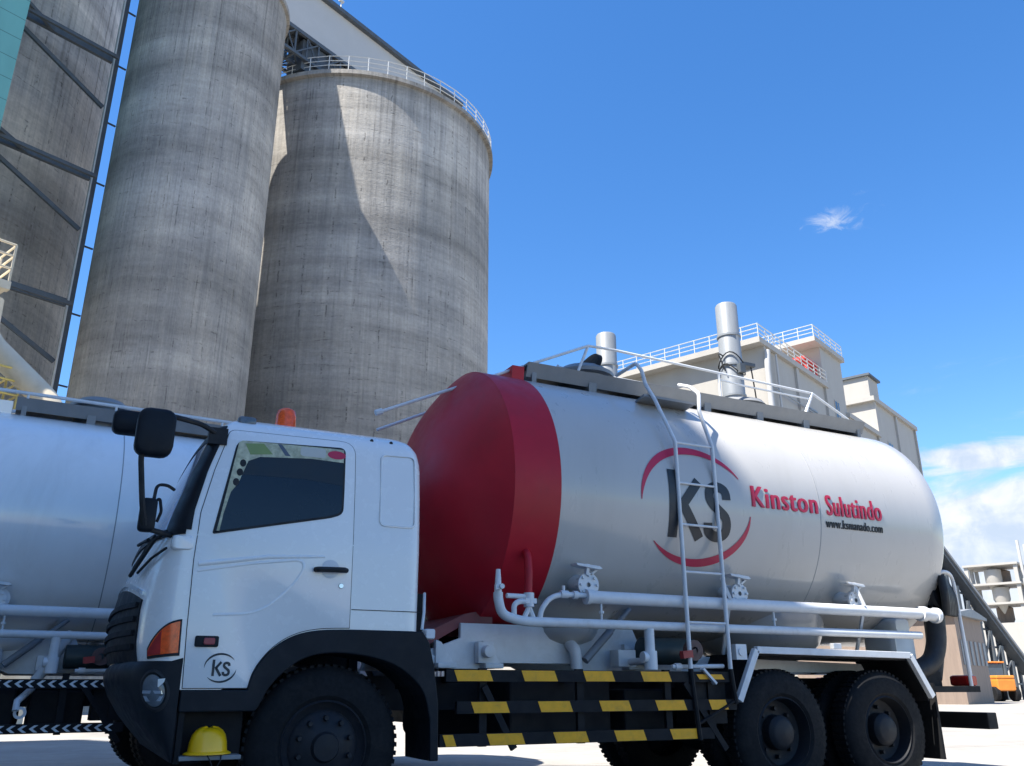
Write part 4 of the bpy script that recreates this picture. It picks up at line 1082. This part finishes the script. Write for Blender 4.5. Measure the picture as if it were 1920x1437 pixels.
    for a, b in zip(pts, pts[1:]): q.bar((a[0], .0, a[1]), (b[0], .0, b[1]), .03, .055, (0, 1, 0)) if 0 else q.bar((a[0], .0, a[1]), (b[0], .0, b[1]), .05, .06)
    q.box(4.78, 4.88, -.02, .03, 1.25, 1.30); q.build('mudguard_frame', PIPEW, t, bevel=.004)
    q = MB()
    for a, b in zip(pts, pts[1:]): q.bar((a[0], .36, a[1]-.035), (b[0], .36, b[1]-.035), .64, .02)
    for a, b in zip(pts, pts[1:]): q.bar((a[0], 2.1, a[1]-.035), (b[0], 2.1, b[1]-.035), .64, .02)
    q.split('mudguard', DARK, t)
    q = MB(); q.box(6.10, 6.13, .02, .64, .25, .95); q.box(6.10, 6.13, 1.8, 2.42, .25, .95); q.split('mud_flap', RUBBER, t)
    q = MB(); q.prism([(5.86, 1.20), (6.6, 1.06), (6.6, .92), (6.05, .92)], .3, .36); q.box(6.2, 7.05, .2, 2.25, .86, .92); q.build('rear_plate', DARK, t)
    # ---- rear end: plastic tank, hoses, under-run bar
    q = MB(); q.rbox(6.02, 6.36, .35, .75, 1.10, 1.46, .06); q.rbox(6.06, 6.30, .34, .7, 1.44, 1.60, .05); q.build('water_container', BUCK, t, smooth=45)
    q = MB()
    for k in range(5): q.lathe([(.02, -.02), (.16+.02*(k % 2), -.02), (.17+.02*(k % 2), .02), (.02, .02)], (6.72+.03*k, .22+.05*k, 1.86-.02*k), 'y', 18)
    for k in range(6):
        pa = 6.62+.05*k; q.tube([(pa, .12+.03*k, 2.03-.01*k), (pa-.03, .08+.02*k, 1.82), (pa+.02, .14+.02*k, 1.64)], .045, 8, .1)
    q.tube([(6.66, .3, 1.70), (6.62, .30, 1.35), (6.50, .3, 1.15), (6.15, .35, 1.02)], .10, 14, .2); q.tube([(6.74, .4, 1.72), (6.72, .4, 1.3), (6.6, .4, 1.0)], .09, 12, .2)
    q.build('rubber_hose', HOSE, t, smooth=50)
    q = MB(); q.tube([(6.62, .2, 2.06), (6.75, .15, 2.10), (6.88, .18, 2.05), (6.92, .2, 1.75), (6.92, .2, .92)], .02, 8, .06); q.tube([(6.98, .25, 2.0), (7.0, .25, .92)], .02, 8); q.split('hose_rack', PIPEW, t, smooth=40)
    q = MB(); q.box(6.95, 7.1, .1, 2.34, .5, .66); q.build('underrun_bar', DARK, t, bevel=.01)
    for y in (.25, 2.2):
        q = MB(); q.rbox(6.9, 7.03, y-.05, y+.19, .921, 1.03, .02); q.build('tail_lamp', LRLENS, t)

    # ---- walkway on top of the tank
    q = MB(); q.prism([(.80, 3.95), (.87, 3.815), (.88, 3.83), (.83, 3.93), (1.60, 3.93), (1.58, 3.83), (1.59, 3.815), (1.66, 3.95)], 2.0, 6.62, 'x'); wk = q.build('walkway', GREYW, tk)
    q = MB(); q.lathe([(.0, -.03), (.26, -.03), (.27, .02), (.16, .06), (0, .07)], (0, 0, 0), 'x', 28)
    q.v = [(2.92+a*.93+c*.36, 1.22+b, 4.13-a*.36+c*.75) for a, b, c in q.v]
    if main: q.build('manhole_lid', DARK, wk, smooth=40)
    q = MB()
    for i, x in enumerate((2.06, 2.72, 3.45, 4.2, 4.95, 5.65, 6.52)):
        q.prism([(.84, 3.93), (.86, 3.66), (1.60, 3.66), (1.62, 3.93)], x, x+.09 if 0 < i < 6 else x+.05, 'x')
    q.split('walkway_stay', GREYW, wk)
    q = MB(); q.prism([(.84, 3.90), (.87, 3.66), (1.60, 3.66), (1.63, 3.90)], 1.84, 1.97, 'x'); q.build('walkway_end', head, wk)
    q = MB(); q.lathe([(.28, 3.78), (.28, 4.02), (.34, 4.03), (.34, 4.07), (.24, 4.14), (0, 4.17)], (2.87, 1.22, 0), 'z', 28); q.lathe([(.28, 3.78), (.28, 4.0), (.34, 4.01), (.30, 4.06), (0, 4.10)], (5.0, 1.22, 0), 'z', 28); q.split('manhole', GREYW, wk, smooth=40)
    if main:
        q = MB(); Yr = .92
        q.tube([(.53, Yr, 3.25), (2.77, Yr, 4.30), (3.1, Yr, 4.31), (5.92, Yr, 4.25), (6.5, Yr, 3.98)], .015, 8); q.tube([(.72, 1.56, 3.28), (2.77, 1.56, 4.28), (5.92, 1.56, 4.25), (6.5, 1.56, 3.98)], .015, 8)
        for y in (Yr, 1.56):
            q.tube([(2.77, y, 4.30), (2.62, y, 3.95)], .016, 6); q.tube([(4.5, y, 4.28), (4.5, y, 3.95)], .016, 6); q.tube([(5.92, y, 4.25), (5.76, y, 3.95)], .02, 6); q.tube([(1.9, y, 3.9), (1.9, y, 3.75)], .016, 6)
        q.tube([(4.5, Yr, 4.2), (4.9, Yr, 4.18), (5.9, Yr, 4.17)], .012, 6); q.cyl((.50, Yr, 3.24), (.56, Yr, 3.265), .028, n=8)
        q.build('handrail', PIPEW, wk, smooth=40)
        q = MB(); q.prism([(3.0, .30), (3.62, .30), (3.70, .80), (3.12, .80)], 3.585, 3.61, 'z'); q.build('ladder_step_plate', GREYW, wk)
        # ladder
        l = MB()
        l.tube([(3.09, -.02, 1.06), (3.09, -.02, 3.06), (3.08, .24, 3.55), (3.07, .36, 3.74), (3.06, .40, 3.90), (3.04, .46, 3.99), (3.03, .80, 3.97)], .019, 10, .03)
        l.tube([(3.52, -.02, 1.06), (3.52, -.02, 3.06), (3.50, .10, 3.44), (3.58, .18, 3.66), (3.57, .30, 3.77), (3.56, .46, 3.84)], .019, 10, .03)
        for z in (3.05, 2.67, 2.29, 1.87, 1.44): l.tube([(3.09, -.02, z), (3.52, -.02, z)], .011, 8)
        lad = l.build('ladder', PIPEW, t, smooth=40)
        l = MB(); l.tube([(3.09, -.02, 1.06), (3.14, -.02, .50)], .022, 8); l.tube([(3.52, -.02, 1.06), (3.55, -.02, .78)], .022, 8); l.tube([(3.13, -.02, .62), (3.54, -.02, .80)], .012, 6)
        l.build('ladder_extension', DARK, lad, smooth=40)
        # lettering on the tank
        F = lambda x, y: tank_pt(x, y)
        emblem(F, 3.31, -.10, 1.0, tk, LRED, 'tank_emblem')
        lettering('Kinston', 3.95, 4.80, -.055, .215, F, LRED, tk, 'company_name', .10)
        lettering('Sulutindo', 4.91, 5.69, -.055, .215, F, LRED, tk, 'company_name', .085)
        lettering('www.ksmanado.com', 4.89, 5.68, -.178, .092, F, LBLK, tk, 'web_address', .05)
    else:
        q = MB()
        for y in (.80, 1.62):
            q.tube([(1.5, y, 4.0), (6.6, y, 4.0)], .02, 6)
            for x in (2.1, 3.0, 4.2, 5.4, 6.5): q.tube([(x, y, 3.94), (x, y, 4.0)], .014, 6)
        q.build('kerb_rail', PIPEW, wk)
        q = MB(); q.tube([(2.9, .40, 1.45), (2.62, .35, .95)], .05, 10); q.tube([(2.62, .2, .92), (2.5, .0, .80), (2.5, -.03, .72)], .03, 8); q.lathe([(.03, -.02), (.055, -.02), (.055, .02), (.03, .02)], (2.54, .0, .70), 'y', 16); q.build('tie_down_arm', PIPEW, t, smooth=40)


tr1 = empty('tanker_truck', (0, 0, 0), label='white cab tanker truck with red tank head and yellow striped side guard', cat='tanker truck', group='bulk cement tanker trucks')
make_truck(tr1, True)
tr2 = empty('tanker_truck', (-4.5, 3.30, 0), R(4), label='all white tanker truck parked behind, with white chevrons on its side guard', cat='tanker truck', group='bulk cement tanker trucks')
make_truck(tr2, False)

# ------------------------------------------------------------------ hard hat on the cab step
hh = empty('hard_hat', (-.765, .06, .506), R(20), label='yellow hard hat resting on the cab step', cat='helmet')
q = MB(); rings = []
for r_, z in ((.118, .018), (.116, .04), (.112, .075), (.100, .11), (.080, .138), (.052, .156), (.02, .163)):
    rings.append([(r_*1.08*math.cos(a)+.004, r_*.9*math.sin(a), z+(.010 if abs(math.sin(a)) < .35 and r_ < .11 else 0)) for a in np.linspace(0, 2*math.pi, 37)[:-1]])
q.loft(rings, True, True); q.build('shell', HELM, hh, smooth=50)
q = MB(); rings = []
for k, z in ((1.0, .012), (1.16, .004), (1.16, .012), (1.0, .022)):
    rings.append([(.127*math.cos(a)*(k if math.cos(a) < .2 else k*1.08), .106*math.sin(a)*k, z) for a in np.linspace(0, 2*math.pi, 37)[:-1]])
rings.append(rings[0]); q.loft(rings, True, False); q.build('brim', HELM, hh, smooth=50)
q = MB()
for s_ in (-1, 1): q.tube([(.05*s_, -.10, .008), (.035*s_, -.125, -.03), (.012*s_, -.12, -.075)], .004, 5)
q.build('chin_strap', SEAL, hh)
